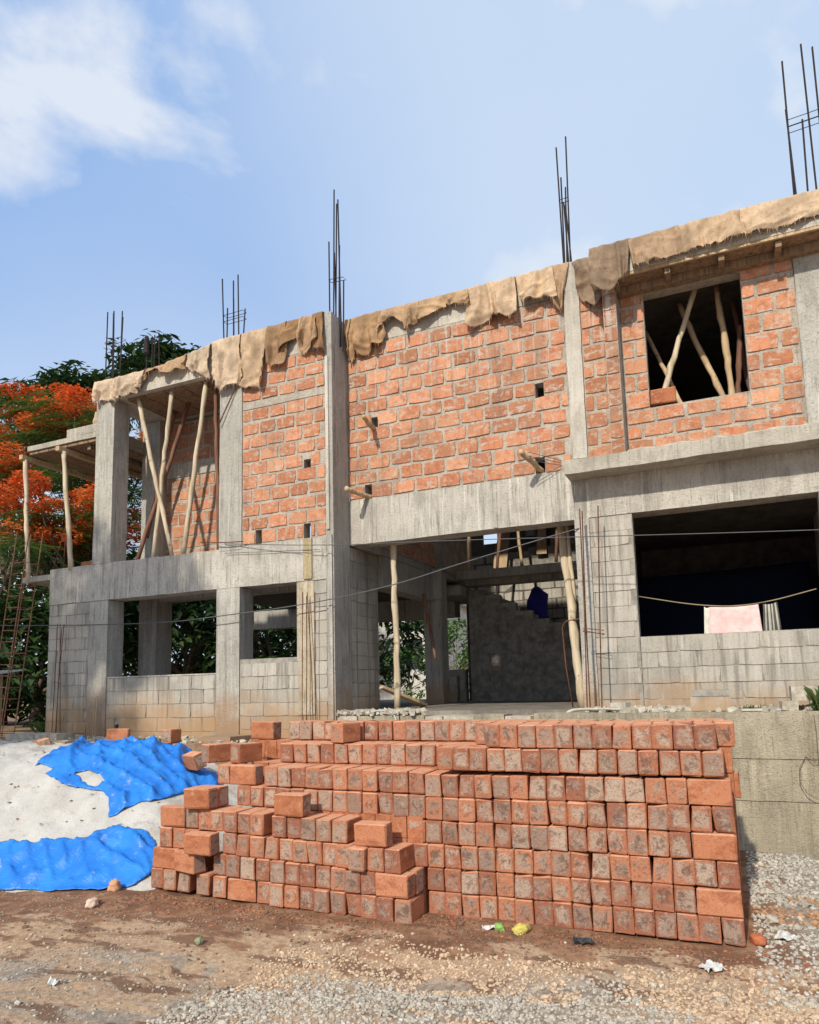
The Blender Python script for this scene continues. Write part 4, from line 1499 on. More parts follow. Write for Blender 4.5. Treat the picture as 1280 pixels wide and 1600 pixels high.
# ------------------------------------------------------------------ hessian over the roof edge
def hessian(contour, ytop, yface, ztop, tint, label, seed, fold=0.03, back=0.25):
    xs0, xs1 = contour[0][0], contour[-1][0]
    wdt = xs1 - xs0
    nu = max(10, int(wdt / 0.014))
    rows_top = 5
    nv = 26
    rr = random.Random(seed)
    ph = rr.uniform(0, 9)
    f1 = rr.uniform(7, 12)
    sl = rr.uniform(-1.5, 1.5)

    def drop(x):
        for (a, za), (b, zb) in zip(contour, contour[1:]):
            if a <= x <= b:
                t = (x - a) / max(1e-5, b - a)
                t = t * t * (3 - 2 * t)
                return za + (zb - za) * t
        return contour[-1][1]
    vs = []
    for i in range(nu + 1):
        x = xs0 + wdt * i / nu
        zt = ztop(x) + 0.012 * mnoise.noise(Vector((x * 6, seed, 0))) + 0.01
        zb = drop(x) + 0.009 * rr.uniform(-1, 1) + 0.02 * mnoise.noise(Vector((x * 9, seed, 3)))
        for k in range(rows_top):
            t = k / rows_top
            vs.append((x, yface + back * (1 - t) - 0.0, zt + 0.012 + 0.01 * math.sin(x * f1 + ph + t * 3)))
        for k in range(nv + 1):
            t = k / nv
            z = zt + (zb - zt) * t
            rg1 = 1 - min(1, abs(mnoise.fractal(Vector((x * 4.2 + seed, z * 0.9 + x * sl, seed)), .8, 2.0, 2)) * 2.8)
            rg2 = 1 - min(1, abs(mnoise.fractal(Vector((x * 2.0 - z * 3.0 + seed, z * 3.6 + x * sl * 2, seed + 9)), .8, 2.0, 2)) * 3.0)
            wv = rg1 ** 1.3 * 1.0 + rg2 ** 1.5 * 0.55 * (0.3 + 0.7 * t) + 0.10 * mnoise.fractal(Vector((x * 22, z * 16, seed)), .8, 2, 2)
            wv += 0.25 * math.sin(x * f1 * 3.1 + ph + 1.2 * t)
            y = yface - 0.02 - fold * (0.25 + 0.75 * t ** 0.6) * (0.15 + wv)
            xx = x + fold * 0.7 * t * math.sin(x * f1 * 1.4 + ph * 2)
            vs.append((xx, min(y, yface - 0.008), z))
    m = rows_top + nv + 1
    fs = [(i * m + k, (i + 1) * m + k, (i + 1) * m + k + 1, i * m + k + 1) for i in range(nu) for k in range(m - 1)]
    mb = MB()
    mb.add(vs, fs)
    for q in range(int(wdt * 34)):          # loose threads at the ragged hem
        i = rr.randrange(nu)
        p = Vector(vs[i * m + m - 1])
        L = rr.uniform(.015, .06) * (2.2 if rr.random() < .12 else 1)
        dx = rr.uniform(-.4, .4) * L
        w_ = rr.uniform(.0012, .0028)
        mb.add([(p.x - w_, p.y - .002, p.z + .01), (p.x + w_, p.y - .002, p.z + .01), (p.x + dx + w_ * .6, p.y + .004, p.z - L), (p.x + dx - w_ * .6, p.y + .004, p.z - L)], [(0, 1, 2, 3)])
    o = mb.build('hessian_cloth', MT['jute'], smooth=True)
    s = o.modifiers.new('thick', 'SOLIDIFY')
    s.thickness = 0.004
    o.color = (*tint, 1)
    return tag(o, label, 'hessian cloth', 'hessian cloths hung over the roof edge')


ztl = lambda x: 6.665 if x < -7.5 else 6.665 + min(1, (x + 7.5) / 1.1) * 0.165
ztc = lambda x: 6.885
ztr = lambda x: 6.765
TAN, DK, BR, GR = (1.05, 1.05, 1.05), (0.62, 0.5, 0.40), (0.85, 0.72, 0.6), (0.55, 0.50, 0.47)
LH = [
    ([(-8.86, 6.32), (-8.75, 6.34), (-8.61, 6.34), (-8.42, 6.26)], (1.15, 1.12, 1.12), 'pale cloth capping the leftmost column top'),
    ([(-8.43, 6.38), (-8.28, 6.31), (-7.95, 6.33), (-7.79, 6.44)], TAN, 'smooth tan cloth beside the capped left column'),
    ([(-7.84, 6.42), (-7.64, 6.62), (-7.36, 6.51), (-7.14, 6.51), (-7.0, 6.56)], BR, 'tan swag cloth drooping in scallops above the open bay'),
    ([(-7.05, 6.54), (-6.9, 6.41), (-6.76, 6.43), (-6.56, 6.28)], TAN, 'folded cloth at the right end of the open bay'),
    ([(-6.53, 6.26), (-6.45, 6.07), (-6.29, 6.02), (-6.12, 6.09), (-6.03, 6.16)], (1.12, 1.1, 1.08), 'patched pale cloth in front of the second column'),
    ([(-6.02, 6.06), (-5.84, 5.98), (-5.61, 5.96), (-5.56, 6.12)], (1.0, 0.92, 0.84), 'long square-ended cloth right of the second column'),
    ([(-5.56, 6.37), (-5.49, 6.26), (-5.41, 6.22), (-5.28, 6.21), (-5.24, 6.49)], DK, 'dark brown narrow cloth with a hanging tongue'),
    ([(-5.33, 6.42), (-5.12, 6.58), (-4.95, 6.50)], (0.6, 0.45, 0.32), 'short dark brown cloth between two longer ones'),
    ([(-5.05, 6.44), (-4.91, 6.3), (-4.81, 6.34), (-4.76, 6.5)], BR, 'tan knotted cloth left of the corner column'),
    ([(-4.82, 6.36), (-4.74, 6.29), (-4.66, 6.28)], (0.58, 0.42, 0.30), 'dark cloth against the left side of the corner column'),
]
for i, (c, t, lb) in enumerate(LH):
    hessian(c, 8.0, 7.985, ztl, t, lb, 1.7 + i * 2.3, fold=0.085)
CH = [
    ([(-4.55, 6.36), (-4.5, 6.25), (-4.34, 6.38), (-4.2, 6.30), (-4.05, 6.41), (-3.96, 6.52)], (0.82, 0.66, 0.5), 'brown torn cloth just right of the corner column'),
    ([(-3.99, 6.56), (-3.8, 6.74), (-3.72, 6.65), (-3.64, 6.48), (-3.40, 6.60)], BR, 'bunched cloth with a pointed drop, left part of centre wall'),
    ([(-3.44, 6.66), (-3.37, 6.60), (-3.1, 6.70), (-2.9, 6.74), (-2.72, 6.68)], (0.95, 0.82, 0.66), 'narrow rolled cloth leaving the white slab edge bare'),
    ([(-2.73, 6.42), (-2.62, 6.33), (-2.53, 6.37), (-2.31, 6.42), (-2.09, 6.35)], (1.08, 1.0, 0.92), 'broad flat tan cloth above the middle of the centre wall'),
    ([(-2.08, 6.53), (-1.89, 6.51), (-1.73, 6.50), (-1.60, 6.44)], (1.1, 1.02, 0.92), 'tan cloth with straight hem left of the white column'),
    ([(-1.66, 6.36), (-1.58, 6.29), (-1.46, 6.30), (-1.40, 6.64)], (0.86, 0.74, 0.64), 'greyish cloth draped over the white column top'),
    ([(-1.37, 6.80), (-1.3, 6.53), (-1.19, 6.32), (-1.10, 6.22), (-1.02, 6.40)], GR, 'grey-brown slanting cloth right of the white column'),
]
for i, (c, t, lb) in enumerate(CH):
    hessian(c, 8.43, 8.395, ztc, t, lb, 31.1 + i * 1.9, fold=0.085)
RH = [
    ([(-1.10, 6.34), (-0.92, 6.20), (-0.81, 6.27), (-0.64, 6.34)], GR, 'grey-brown cloth hanging low at the left end of the right roof edge'),
    ([(-0.66, 6.40), (-0.48, 6.42), (-0.12, 6.43)], (0.80, 0.70, 0.62), 'brownish cloth on the right roof edge above the window'),
    ([(-0.14, 6.44), (0.12, 6.44), (0.52, 6.46)], (1.0, 0.92, 0.82), 'tan gathered cloth on the right roof edge'),
    ([(0.50, 6.46), (0.87, 6.46), (1.30, 6.49), (1.9, 6.47)], (1.1, 1.04, 0.96), 'long pale cloth at the right frame edge of the roof'),
]
for i, (c, t, lb) in enumerate(RH):
    hessian(c, 8.05, 8.04, ztr, t, lb, 57.7 + i * 2.1, fold=0.06)
# cloth hanging behind the left column
o = hessian([(-9.15, 6.05), (-9.05, 5.95), (-8.9, 6.2), (-8.84, 6.3)], 8.3, 8.28, lambda x: 6.36 + 0.2 * (x + 9.0), (1.2, 1.18, 1.15), 'pale cloth hanging out behind the leftmost column', 88.8, fold=0.06)

# ------------------------------------------------------------------ poles and props
def pole(a, b, r0, r1, mat, label, group, seed, cat='wooden prop', name='wooden_prop'):
    o = rough_pole([a, b], r0, r1, seed).build(name, MT[mat], smooth=True)
    return tag(o, label, cat, group)


G1 = 'props in the open upper left bay'
pole((-8.10, 8.12, 6.33), (-7.42, 8.18, 3.735), .036, .030, 'pale_wood', 'pale prop leaning to the right, leftmost in the open bay', G1, 1)
pole((-7.46, 8.15, 6.33), (-7.82, 8.2, 3.735), .034, .03, 'pale_wood', 'pale prop crossing the leftmost one in the open bay', G1, 2)
pole((-6.78, 8.13, 6.33), (-7.24, 8.2, 3.735), .034, .036, 'pale_wood', 'crooked pale prop leaning left, rightmost pale one in the bay', G1, 3)
pole((-6.68, 8.22, 6.33), (-6.62, 8.25, 3.735), .028, .032, 'red_wood', 'dark upright prop close to the second column in the bay', G1, 4)
pole((-7.95, 8.75, 6.33), (-8.62, 8.9, 4.3), .034, .03, 'red_wood', 'dark prop slanting down to the left behind the pale ones', G1, 5)
pole((-7.52, 8.6, 6.33), (-8.25, 8.3, 3.735), .034, .034, 'red_wood', 'dark prop slanting behind the crossed pair in the bay', G1, 6)
G2 = 'props under the balcony canopy'
pole((-10.44, 8.0, 5.66), (-10.23, 7.99, 3.60), .034, .032, 'pale_wood', 'leftmost pale crooked prop under the canopy', G2, 7)
pole((-9.55, 8.0, 5.66), (-9.30, 8.0, 3.70), .034, .034, 'pale_wood', 'middle pale prop under the canopy', G2, 8)
pole((-9.35, 8.6, 5.66), (-9.05, 8.5, 3.68), .026, .024, 'red_wood', 'thin dark prop under the canopy next to the column', G2, 9)
pole((-9.0, 8.25, 6.33), (-8.86, 8.25, 5.90), .03, .028, 'pale_wood', 'short pale stick above the canopy behind the left column', G2, 10)
pole((-4.035, 8.72, 3.90), (-4.03, 8.72, 1.45), .040, .045, 'pale_wood', 'lone pale prop standing in the central opening', 'props in the central opening', 11)
pole((-1.80, 9.0, 3.92), (-1.585, 8.70, 1.45), .050, .052, 'pale_wood', 'thick pale prop at the right side of the central opening', 'props in the central opening', 12)
pole((-1.70, 8.9, 3.92), (-1.62, 8.92, 1.45), .022, .026, 'pale_wood', 'thin prop just behind the thick one at the right side', 'props in the central opening', 13)
pole((-4.3, 10.4, 3.2), (-4.05, 10.2, 2.15), .03, .02, 'red_wood', 'broken dark stick hanging below the side beam', 'props in the central opening', 14)
G3 = 'props inside the upper right window'
pole((0.02, 8.80, 6.48), (-0.51, 8.66, 4.9), .034, .032, 'pale_wood', 'pale prop leaning left inside the upper right window', G3, 15)
pole((-0.20, 9.2, 6.48), (0.30, 8.9, 4.75), .034, .034, 'plank', 'tan prop slanting down to the right in the upper right window', G3, 16)
pole((0.24, 8.95, 6.48), (0.31, 8.72, 4.9), .034, .034, 'plank', 'nearly upright tan prop in the upper right window', G3, 17)
pole((0.46, 8.95, 5.9), (0.34, 8.9, 4.75), .03, .03, 'red_wood', 'reddish short prop near the right jamb of the upper window', G3, 18)
pole((-0.62, 9.2, 6.2), (-0.22, 8.75, 4.9), .026, .026, 'plank', 'thin prop low at the left jamb of the upper window', G3, 19)
pole((0.42, 9.3, 6.4), (0.60, 9.4, 4.6), .03, .03, 'red_wood', 'dark prop deep inside by the right jamb of the window', G3, 20)
G4 = 'scaffold pole stubs in the centre wall'
pole((-4.15, 8.44, 5.245), (-4.115, 8.03, 5.29), .030, .028, 'plank', 'scaffold stub at the upper left of the centre wall', G4, 21, 'scaffold pole', 'scaffold_stub')
pole((-4.235, 8.46, 4.31), (-4.38, 8.02, 4.345), .034, .032, 'plank', 'scaffold stub at the lower left beside the corner column', G4, 22, 'scaffold pole', 'scaffold_stub')
pole((-1.87, 8.46, 4.325), (-2.03, 8.0, 4.47), .034, .034, 'plank', 'scaffold stub near the white column above the beam', G4, 23, 'scaffold pole', 'scaffold_stub')
for i, (x, y, zt, zb, lean) in enumerate(((-4.25, 12.5, 6.2, 3.9, .15), (-3.9, 13.1, 6.2, 3.75, .3), (-3.35, 13.0, 6.2, 3.9, -.2), (-2.75, 13.2, 6.2, 4.0, .15))):
    pole((x + lean, y, zt), (x, y, zb), .03, .03, 'red_wood' if i % 2 else 'plank',
         'prop standing above the stair landing, %s from the left' % ORD[i], 'props above the stair landing', 40 + i)
pole((-4.52, 12.0, 5.2), (-4.50, 12.0, 3.7), .022, .022, 'grey', 'slim grey upright pipe at the left end of the landing beam', 'props above the stair landing', 50, 'pipe', 'pipe')


def plank(a, b, wd, th, label, seed):
    a, b = Vector(a), Vector(b)
    d = (b - a).normalized()
    sx = Vector((1, 0, 0))
    sx = (sx - d * sx.dot(d)).normalized()
    ny = d.cross(sx)
    mb = MB()
    vs = []
    for p, k in ((a, 0.7), (b, 1.0)):
        for s1, s2 in ((-1, -1), (1, -1), (1, 1), (-1, 1)):
            vs.append(p + sx * s1 * wd / 2 * k + ny * s2 * th / 2)
    mb.add(vs, [(0, 1, 2, 3), (7, 6, 5, 4), (0, 4, 5, 1), (1, 5, 6, 2), (2, 6, 7, 3), (3, 7, 4, 0)])
    return tag(mb.build('wooden_plank', MT['plank']), label, 'plank', 'planks above the stair landing')


plank((-3.82, 13.66, 4.98), (-3.98, 13.60, 4.0), .30, .03, 'broad sunlit plank leaning above the left part of the landing', 1)
plank((-3.08, 13.68, 5.2), (-3.11, 13.60, 4.25), .2, .03, 'narrow sunlit plank leaning above the middle of the landing', 2)
plank((-4.35, 8.9, 1.75), (-4.0, 9.6, 1.47), .12, .04, 'dark board lying on the floor in the left of the central opening', 3)

# ------------------------------------------------------------------ rebars standing free
def bars(name, items, ties, label, r=0.008, mat='rebar'):
    t = thing(name, label, 'rebar', items[0][1])
    for a, b in items:
        mb = MB()
        mid = Vector(a).lerp(Vector(b), .5) + Vector((rnd.uniform(-.012, .012), rnd.uniform(-.012, .012), 0))
        mb.tube([a, mid, b], r, 5)
        mb.build('bar', MT[mat], t)
    for pts in ties:
        mb = MB()
        mb.tube(pts, 0.0045, 4)
        mb.build('stirrup', MT[mat], t)
    return t


bars('starter_bars', [((-1.40, 8.16, 3.73), (-1.41, 8.0, 1.43)), ((-1.38, 8.2, 3.71), (-1.385, 8.05, 1.43)), ((-1.19, 8.15, 3.74), (-1.25, 7.98, 1.43))],
     [[(-1.42, 8.05, 2.31), (-1.19, 8.05, 2.27), (-1.2, 8.15, 2.27), (-1.42, 8.05, 2.32)], [(-1.42, 8.05, 2.345), (-1.19, 8.05, 2.31)]],
     'tall rusty starter bars tied by a stirrup right of the central opening')
bars('starter_bars', [((-9.43, 7.9, 2.85), (-9.45, 7.88, 1.09)), ((-9.36, 7.92, 2.79), (-9.38, 7.9, 1.09)), ((-9.40, 7.92, 2.85), (-9.29, 7.9, 1.09)), ((-9.29, 7.9, 2.84), (-9.42, 7.92, 1.09))],
     [[(-9.46, 7.89, 1.95), (-9.3, 7.89, 1.92)]], 'bundle of thin rusty bars in front of the shaded left end wall', r=0.006)
bars('starter_bars', [((-8.60, 7.9, 1.7), (-8.62, 7.9, 1.09)), ((-8.55, 7.9, 1.72), (-8.58, 7.9, 1.09))], [], 'pair of short pale rods at the foot of the left column', r=0.007, mat='plank')
bars('starter_bars', [((-4.98, 7.9, 3.01), (-5.00, 7.9, 1.15)), ((-4.93, 7.92, 2.96), (-4.94, 7.9, 1.15)), ((-4.92, 7.92, 3.0), (-4.83, 7.9, 1.15)), ((-4.79, 7.9, 3.0), (-4.80, 7.9, 1.15))],
     [], 'thin rusty bars in front of the ochre stain left of the corner column', r=0.006)
# tall column cage leaning at the far left
cage = thing('rebar_cage', 'tall leaning rusty column cage at the far left frame edge', 'rebar cage', (-10.6, 7.9, 1.1))
cA, cB = [(-10.78, 7.8), (-10.50, 7.8), (-10.50, 8.05), (-10.78, 8.05)], Vector((0.42, 0.05, 3.3))
for (x, y) in cA:
    mb = MB()
    mb.tube([(x, y, 1.1), (x + cB.x * .5, y + cB.y * .5, 1.1 + cB.z * .5), (x + cB.x, y + cB.y, 1.1 + cB.z)], .009, 5)
    mb.build('bar', MT['rust'], cage)
for k in range(16):
    t = 0.02 + k * 0.055
    off = cB * t
    P = [(x + off.x, y + off.y, 1.1 + off.z + rnd.uniform(-.01, .01)) for x, y in cA]
    mb = MB()
    mb.tube(P + [P[0]], .006, 4)
    mb.build('stirrup', MT['rust'], cage)
# splayed bars on the balcony slab
bars('splayed_bars', [((-9.72, 8.25, 4.55), (-9.98, 8.2, 3.67)), ((-9.72, 8.25, 4.55), (-9.82, 8.3, 3.67)), ((-9.72, 8.25, 4.55), (-9.68, 8.3, 3.74)), ((-9.72, 8.25, 4.55), (-9.55, 8.3, 3.74)), ((-9.72, 8.25, 4.55), (-9.45, 8.2, 3.74))],
     [], 'thin bars splayed out like a tripod on the balcony beam', r=0.007)

# loop of wire / bent pipe in the central opening
mb = MB()
mb.tube([(-1.52, 8.75, 2.52), (-1.75, 8.8, 2.50), (-1.80, 8.8, 2.43), (-1.78, 8.8, 1.95), (-1.72, 8.8, 1.45)], .009, 6)
tag(mb.build('bent_rod', MT['rebar'], smooth=True), 'bent rusty rod hooked out of the right side of the opening', 'rod')


# ------------------------------------------------------------------ wires
def cable(pts, r, label, sag=0.0, mat='cable', cat='cable', name='cable'):
    P = []
    for (a, b) in zip(pts, pts[1:]):
        for k in range(10):
            P.append(Vector(a).lerp(Vector(b), k / 10))
    P.append(Vector(pts[-1]))
    Q = [sum((P[max(0, min(len(P) - 1, i + d))] for d in range(-5, 6)), Vector()) / 11 for i in range(len(P))]
    Q[0], Q[-1] = P[0], P[-1]
    mb = MB()
    mb.tube(Q, r, 5)
    return tag(mb.build(name, MT[mat], smooth=True), label, cat)


cable([(-12.5, 7.7, 3.02), (-10.67, 7.85, 2.88), (-7.33, 7.85, 2.72), (-6.26, 7.85, 2.77), (-4.88, 7.85, 2.83), (-3.64, 7.9, 2.99), (-2.92, 7.95, 3.17), (-1.55, 8.3, 3.52), (-1.42, 8.4, 3.56)], .0075, 'long sagging black cable crossing the ground floor from the left')
cable([(-6.3, 7.97, 3.80), (-4.46, 7.8, 3.55), (-3.06, 7.8, 3.47), (-0.72, 7.8, 3.28), (0.93, 7.8, 3.15), (4.0, 7.8, 2.95)], .0052, 'thin cable running across the right half at lintel height')
cable([(-6.28, 7.96, 3.66), (-4.75, 7.96, 3.56)], .004, 'thin slack wire along the left beam', cat='wire')
cable([(-6.7, 7.95, 3.86), (-6.28, 7.9, 3.80), (-5.95, 7.93, 3.79)], .008, 'short bent rod tied at the second column above the beam', cat='rod', mat='rebar', name='rod')
cable([(-6.05, 7.96, 6.17), (-6.38, 7.93, 5.55)], .010, 'short rod slanting across the top of the second column', cat='rod', mat='rebar', name='rod')
cl = cable([(-0.87, 8.56, 2.72), (-0.15, 8.66, 2.555), (0.37, 8.66, 2.54), (0.95, 8.62, 2.67)], .0065, 'sagging clothes line strung across the lower right window', mat='rope', cat='clothes line', name='clothes_line')
for k in range(3):
    cable([(-1.62, 8.36, 4.40 - k * .03), (-1.95, 8.1, 4.48 - k * .05)], .004, 'thin tie wire from the scaffold stub to the white column, %s from top' % ORD[k], cat='wire')


# ------------------------------------------------------------------ washing and sheets
def hang(name, x0, x1, y, zt0, zt1, drop, mats, label, cat, seed, fold=0.02, stripes=0):
    nu, nv = 30, 16
    vs = []
    for i in range(nu + 1):
        u = i / nu
        x = x0 + (x1 - x0) * u
        zt = zt0 + (zt1 - zt0) * u - 0.015 * math.sin(math.pi * u)
        for k in range(nv + 1):
            v = k / nv
            yy = y - 0.012 - fold * v * (0.5 + 0.5 * math.sin(u * 14 + seed)) + 0.01 * mnoise.noise(Vector((x * 6, v * 3, seed)))
            vs.append((x + (u - .5) * 0.05 * v, yy, zt - drop * v))
        for k in range(6):
            v = k / 6
            vs.append((x, y + 0.014, zt - drop * .6 * v))
    m = nv + 7
    fs, mi = [], []
    for i in range(nu):
        for k in range(nv):
            fs.append((i * m + k, (i + 1) * m + k, (i + 1) * m + k + 1, i * m + k + 1))
            mi.append(stripes and ((i * stripes // nu) % 2) or 0)
        for k in range(5):
            a = nv + 1
            fs.append((i * m + a + k, i * m + a + k + 1, (i + 1) * m + a + k + 1, (i + 1) * m + a + k))
            mi.append(0)
        fs.append((i * m, i * m + nv + 1, (i + 1) * m + nv + 1, (i + 1) * m))
        mi.append(0)
    mb = MB()
    mb.v, mb.f, mb.mi = vs, fs, mi
    o = mb.build(name, mats, smooth=True)
    s = o.modifiers.new('thick', 'SOLIDIFY')
    s.thickness = 0.004
    return tag(o, label, cat)


pink = simple('pink towel', (0.82, 0.50, 0.47), .95)
pale = simple('pale towel edge', (0.62, 0.60, 0.52), .95)
dark = simple('dark stripe cloth', (0.09, 0.085, 0.075), .95)
lite = simple('light stripe', (0.42, 0.40, 0.33), .95)
hang('towel', -0.105, 0.385, 8.66, 2.548, 2.545, 0.42, [pink], 'pink towel on the clothes line in the lower right window', 'towel', 1, fold=.05)
hang('towel_edge', -0.165, -0.108, 8.664, 2.556, 2.549, 0.42, [pale, pink], 'pale grey-green cloth beside the pink towel on the line', 'towel', 2)
hang('striped_cloth', 0.43, 0.57, 8.655, 2.545, 2.56, 0.42, [dark, lite], 'narrow dark striped cloth right of the pink towel', 'cloth', 3, fold=.05, stripes=9)
hang('navy_sheet', -1.15, 1.2, 11.3, 3.30, 3.36, 1.75, [MT['navy']], 'navy blue sheet hung inside the dark right ground floor room', 'sheet', 5, fold=.12)
# blue sack on the stair
mb = MB()
sk_pts = [(-3.17, 13.2, 2.86), (-3.17, 13.2, 2.92), (-3.16, 13.2, 3.08), (-3.14, 13.2, 3.26), (-3.12, 13.2, 3.40), (-3.13, 13.2, 3.50), (-3.10, 13.2, 3.56)]
mb.tube(sk_pts, [0.09, 0.16, 0.195, 0.20, 0.175, 0.10, 0.05], 16)
for i, v in enumerate(mb.v):
    d = mnoise.noise_vector(Vector(v) * 8) * 0.04
    mb.v[i] = (v[0] + d.x, v[1] + d.y, v[2] + d.z * .5)
tag(mb.build('sack', mat_plain('blue woven sack', (0.035, 0.035, 0.30), .8, .4, 20, .8), smooth=True), 'bulging dark blue woven sack standing on the stair', 'sack')
# hose coil and white hose on the ledge
cable([(-1.62, 7.7, 1.20), (-1.60, 7.68, 1.40), (-1.52, 7.72, 1.47), (-1.2, 7.75, 1.46), (-0.95, 7.8, 1.46), (-0.80, 7.72, 1.45)], .018, 'crumpled white plastic hose lying at the foot of the starter bars', mat='white', cat='hose', name='hose')
cable([(-1.35, 7.8, 1.45), (-1.22, 7.72, 1.47), (-1.0, 7.7, 1.455), (-0.85, 7.78, 1.46)], .014, 'second loop of pale hose beside the starter bars', mat='white', cat='hose', name='hose')
cable([(-4.15, 8.1, 1.43), (-3.95, 8.05, 1.47), (-3.75, 8.0, 1.44), (-3.68, 7.95, 1.3)], .012, 'thin grey hose hanging over the plinth by the lone prop', mat='grey', cat='hose', name='hose')
part_w = part_box('white_strip', MT['white'], None, 0.12, 0.46, 7.66, 7.70, 1.435, 1.455)
tag(part_w, 'thin white batten lying on the ledge between the blocks', 'batten')

# ------------------------------------------------------------------ litter on the ground
def lump(name, c, s, mat, label, cat, seed, flat=1.0):
    bm = bmesh.new()
    bmesh.ops.create_icosphere(bm, subdivisions=3, radius=1)
    for v in bm.verts:
        n = mnoise.fractal(v.co * 1.8 + Vector((seed, 0, 0)), .8, 2, 3)
        v.co = v.co * (1 + 0.35 * n)
        v.co = Vector((v.co.x * s[0], v.co.y * s[1], v.co.z * s[2]))
    me = bpy.data.meshes.new(name)
    bm.to_mesh(me)
    bm.free()
    me.materials.append(mat)
    me.polygons.foreach_set('use_smooth', [True] * len(me.polygons))
    o = lk(bpy.data.objects.new(name, me))
    o.location = (c[0], c[1], ground_h(c[0], c[1]) + s[2] * .6 * flat)
    o.rotation_euler = (0, 0, seed)
    return tag(o, label, cat)


def crumple(name, c, w_, h_, mat, label, cat, seed, rz=0.0):
    mb = MB()
    n = 8
    for j in range(n + 1):
        for i in range(n + 1):
            x, y = (i / n - .5) * w_, (j / n - .5) * h_
            d = mnoise.fractal(Vector((x * 18 + seed, y * 18, seed)), .8, 2, 3) * 0.030
            mb.v.append((x + d * .4, y + .01 * math.sin(i * 2.1 + seed), d + 0.012))
    for j in range(n):
        for i in range(n):
            a = j * (n + 1) + i
            mb.f.append((a, a + 1, a + n + 2, a + n + 1))
            mb.mi.append(0)
    o = mb.build(name, mat)
    o.location = (c[0], c[1], ground_h(c[0], c[1]) + 0.015)
    o.rotation_euler = (0.1, 0, rz)
    m = o.modifiers.new('thick', 'SOLIDIFY')
    m.thickness = 0.002
    return tag(o, label, cat)


lump('stone', (0.07, 5.52, 0), (.06, .045, .04), simple('red shard', (0.42, 0.13, 0.06)), 'red brick shard on the gravel at the right foot of the stack', 'stone', 2.2)
yel = simple('yellow plastic', (0.60, 0.50, 0.13), .5)
wht = simple('white paper', (0.56, 0.55, 0.52), .8)
grn = simple('green wrapper', (0.22, 0.40, 0.10), .6)
blk = simple('dark plastic', (0.05, 0.055, 0.06), .5)
lump('yellow_packet', (-1.47, 5.22, 0), (.085, .045, .038), yel, 'crumpled yellow plastic packet at the foot of the stack', 'packet', 1.2)
lump('wrapper', (-1.63, 5.2, 0), (.045, .03, .03), grn, 'small green wrapper touching the yellow packet', 'wrapper', 2.7)
crumple('paper_scrap', (-1.70, 5.19), .10, .07, wht, 'white paper scrap left of the green wrapper', 'paper', 3.3, .4)
crumple('paper_scrap', (-0.21, 5.03), .13, .09, wht, 'crumpled white plastic scrap on the dark mud, lower right', 'paper', 5.1, .7)
crumple('paper_scrap', (0.25, 5.62), .13, .09, wht, 'white paper lying on the gravel at the far right', 'paper', 6.6, -.3)
crumple('paper_scrap', (-3.88, 3.33), .09, .03, wht, 'narrow white strip of paper on the soil, lower left', 'paper', 8.2, .5)
crumple('plastic_scrap', (-1.02, 5.13), .14, .06, blk, 'dark plastic scrap close under the stack', 'plastic', 9.2, .1)
lump('can', (-3.53, 4.22, 0), (.028, .028, .03), simple('olive tin', (0.25, 0.27, 0.16), .5), 'small dull tin on the soil left of centre', 'tin', .4)
lump('stone', (-4.97, 4.6, 0), (.06, .045, .045), simple('pinkish stone', (0.6, 0.45, 0.36)), 'pinkish stone in front of the lower blue sheet', 'stone', 1.9)
lump('stone', (-5.03, 4.68, 0), (.035, .03, .03), simple('orange shard', (0.62, 0.23, 0.1)), 'orange brick shard in front of the lower blue sheet', 'stone', 3.9)
lump('stone', (-5.12, 4.98, 0), (.06, .05, .06), simple('tan brick shard', (0.55, 0.30, 0.17)), 'tan brick shard at the edge of the lower blue sheet', 'stone', 5.9)
for i, (x, y, s) in enumerate(((0.30, 4.75, .03), (-0.15, 4.62, .026), (0.18, 5.95, .05), (0.42, 6.3, .04))):
    lump('stone', (x, y, 0), (s, s * .8, s * .6), MT['rubble'], 'pale stone on the gravel at the lower right, %s nearest to the camera' % ORD[[1, 0, 2, 3][i]], 'stone', i + .3)


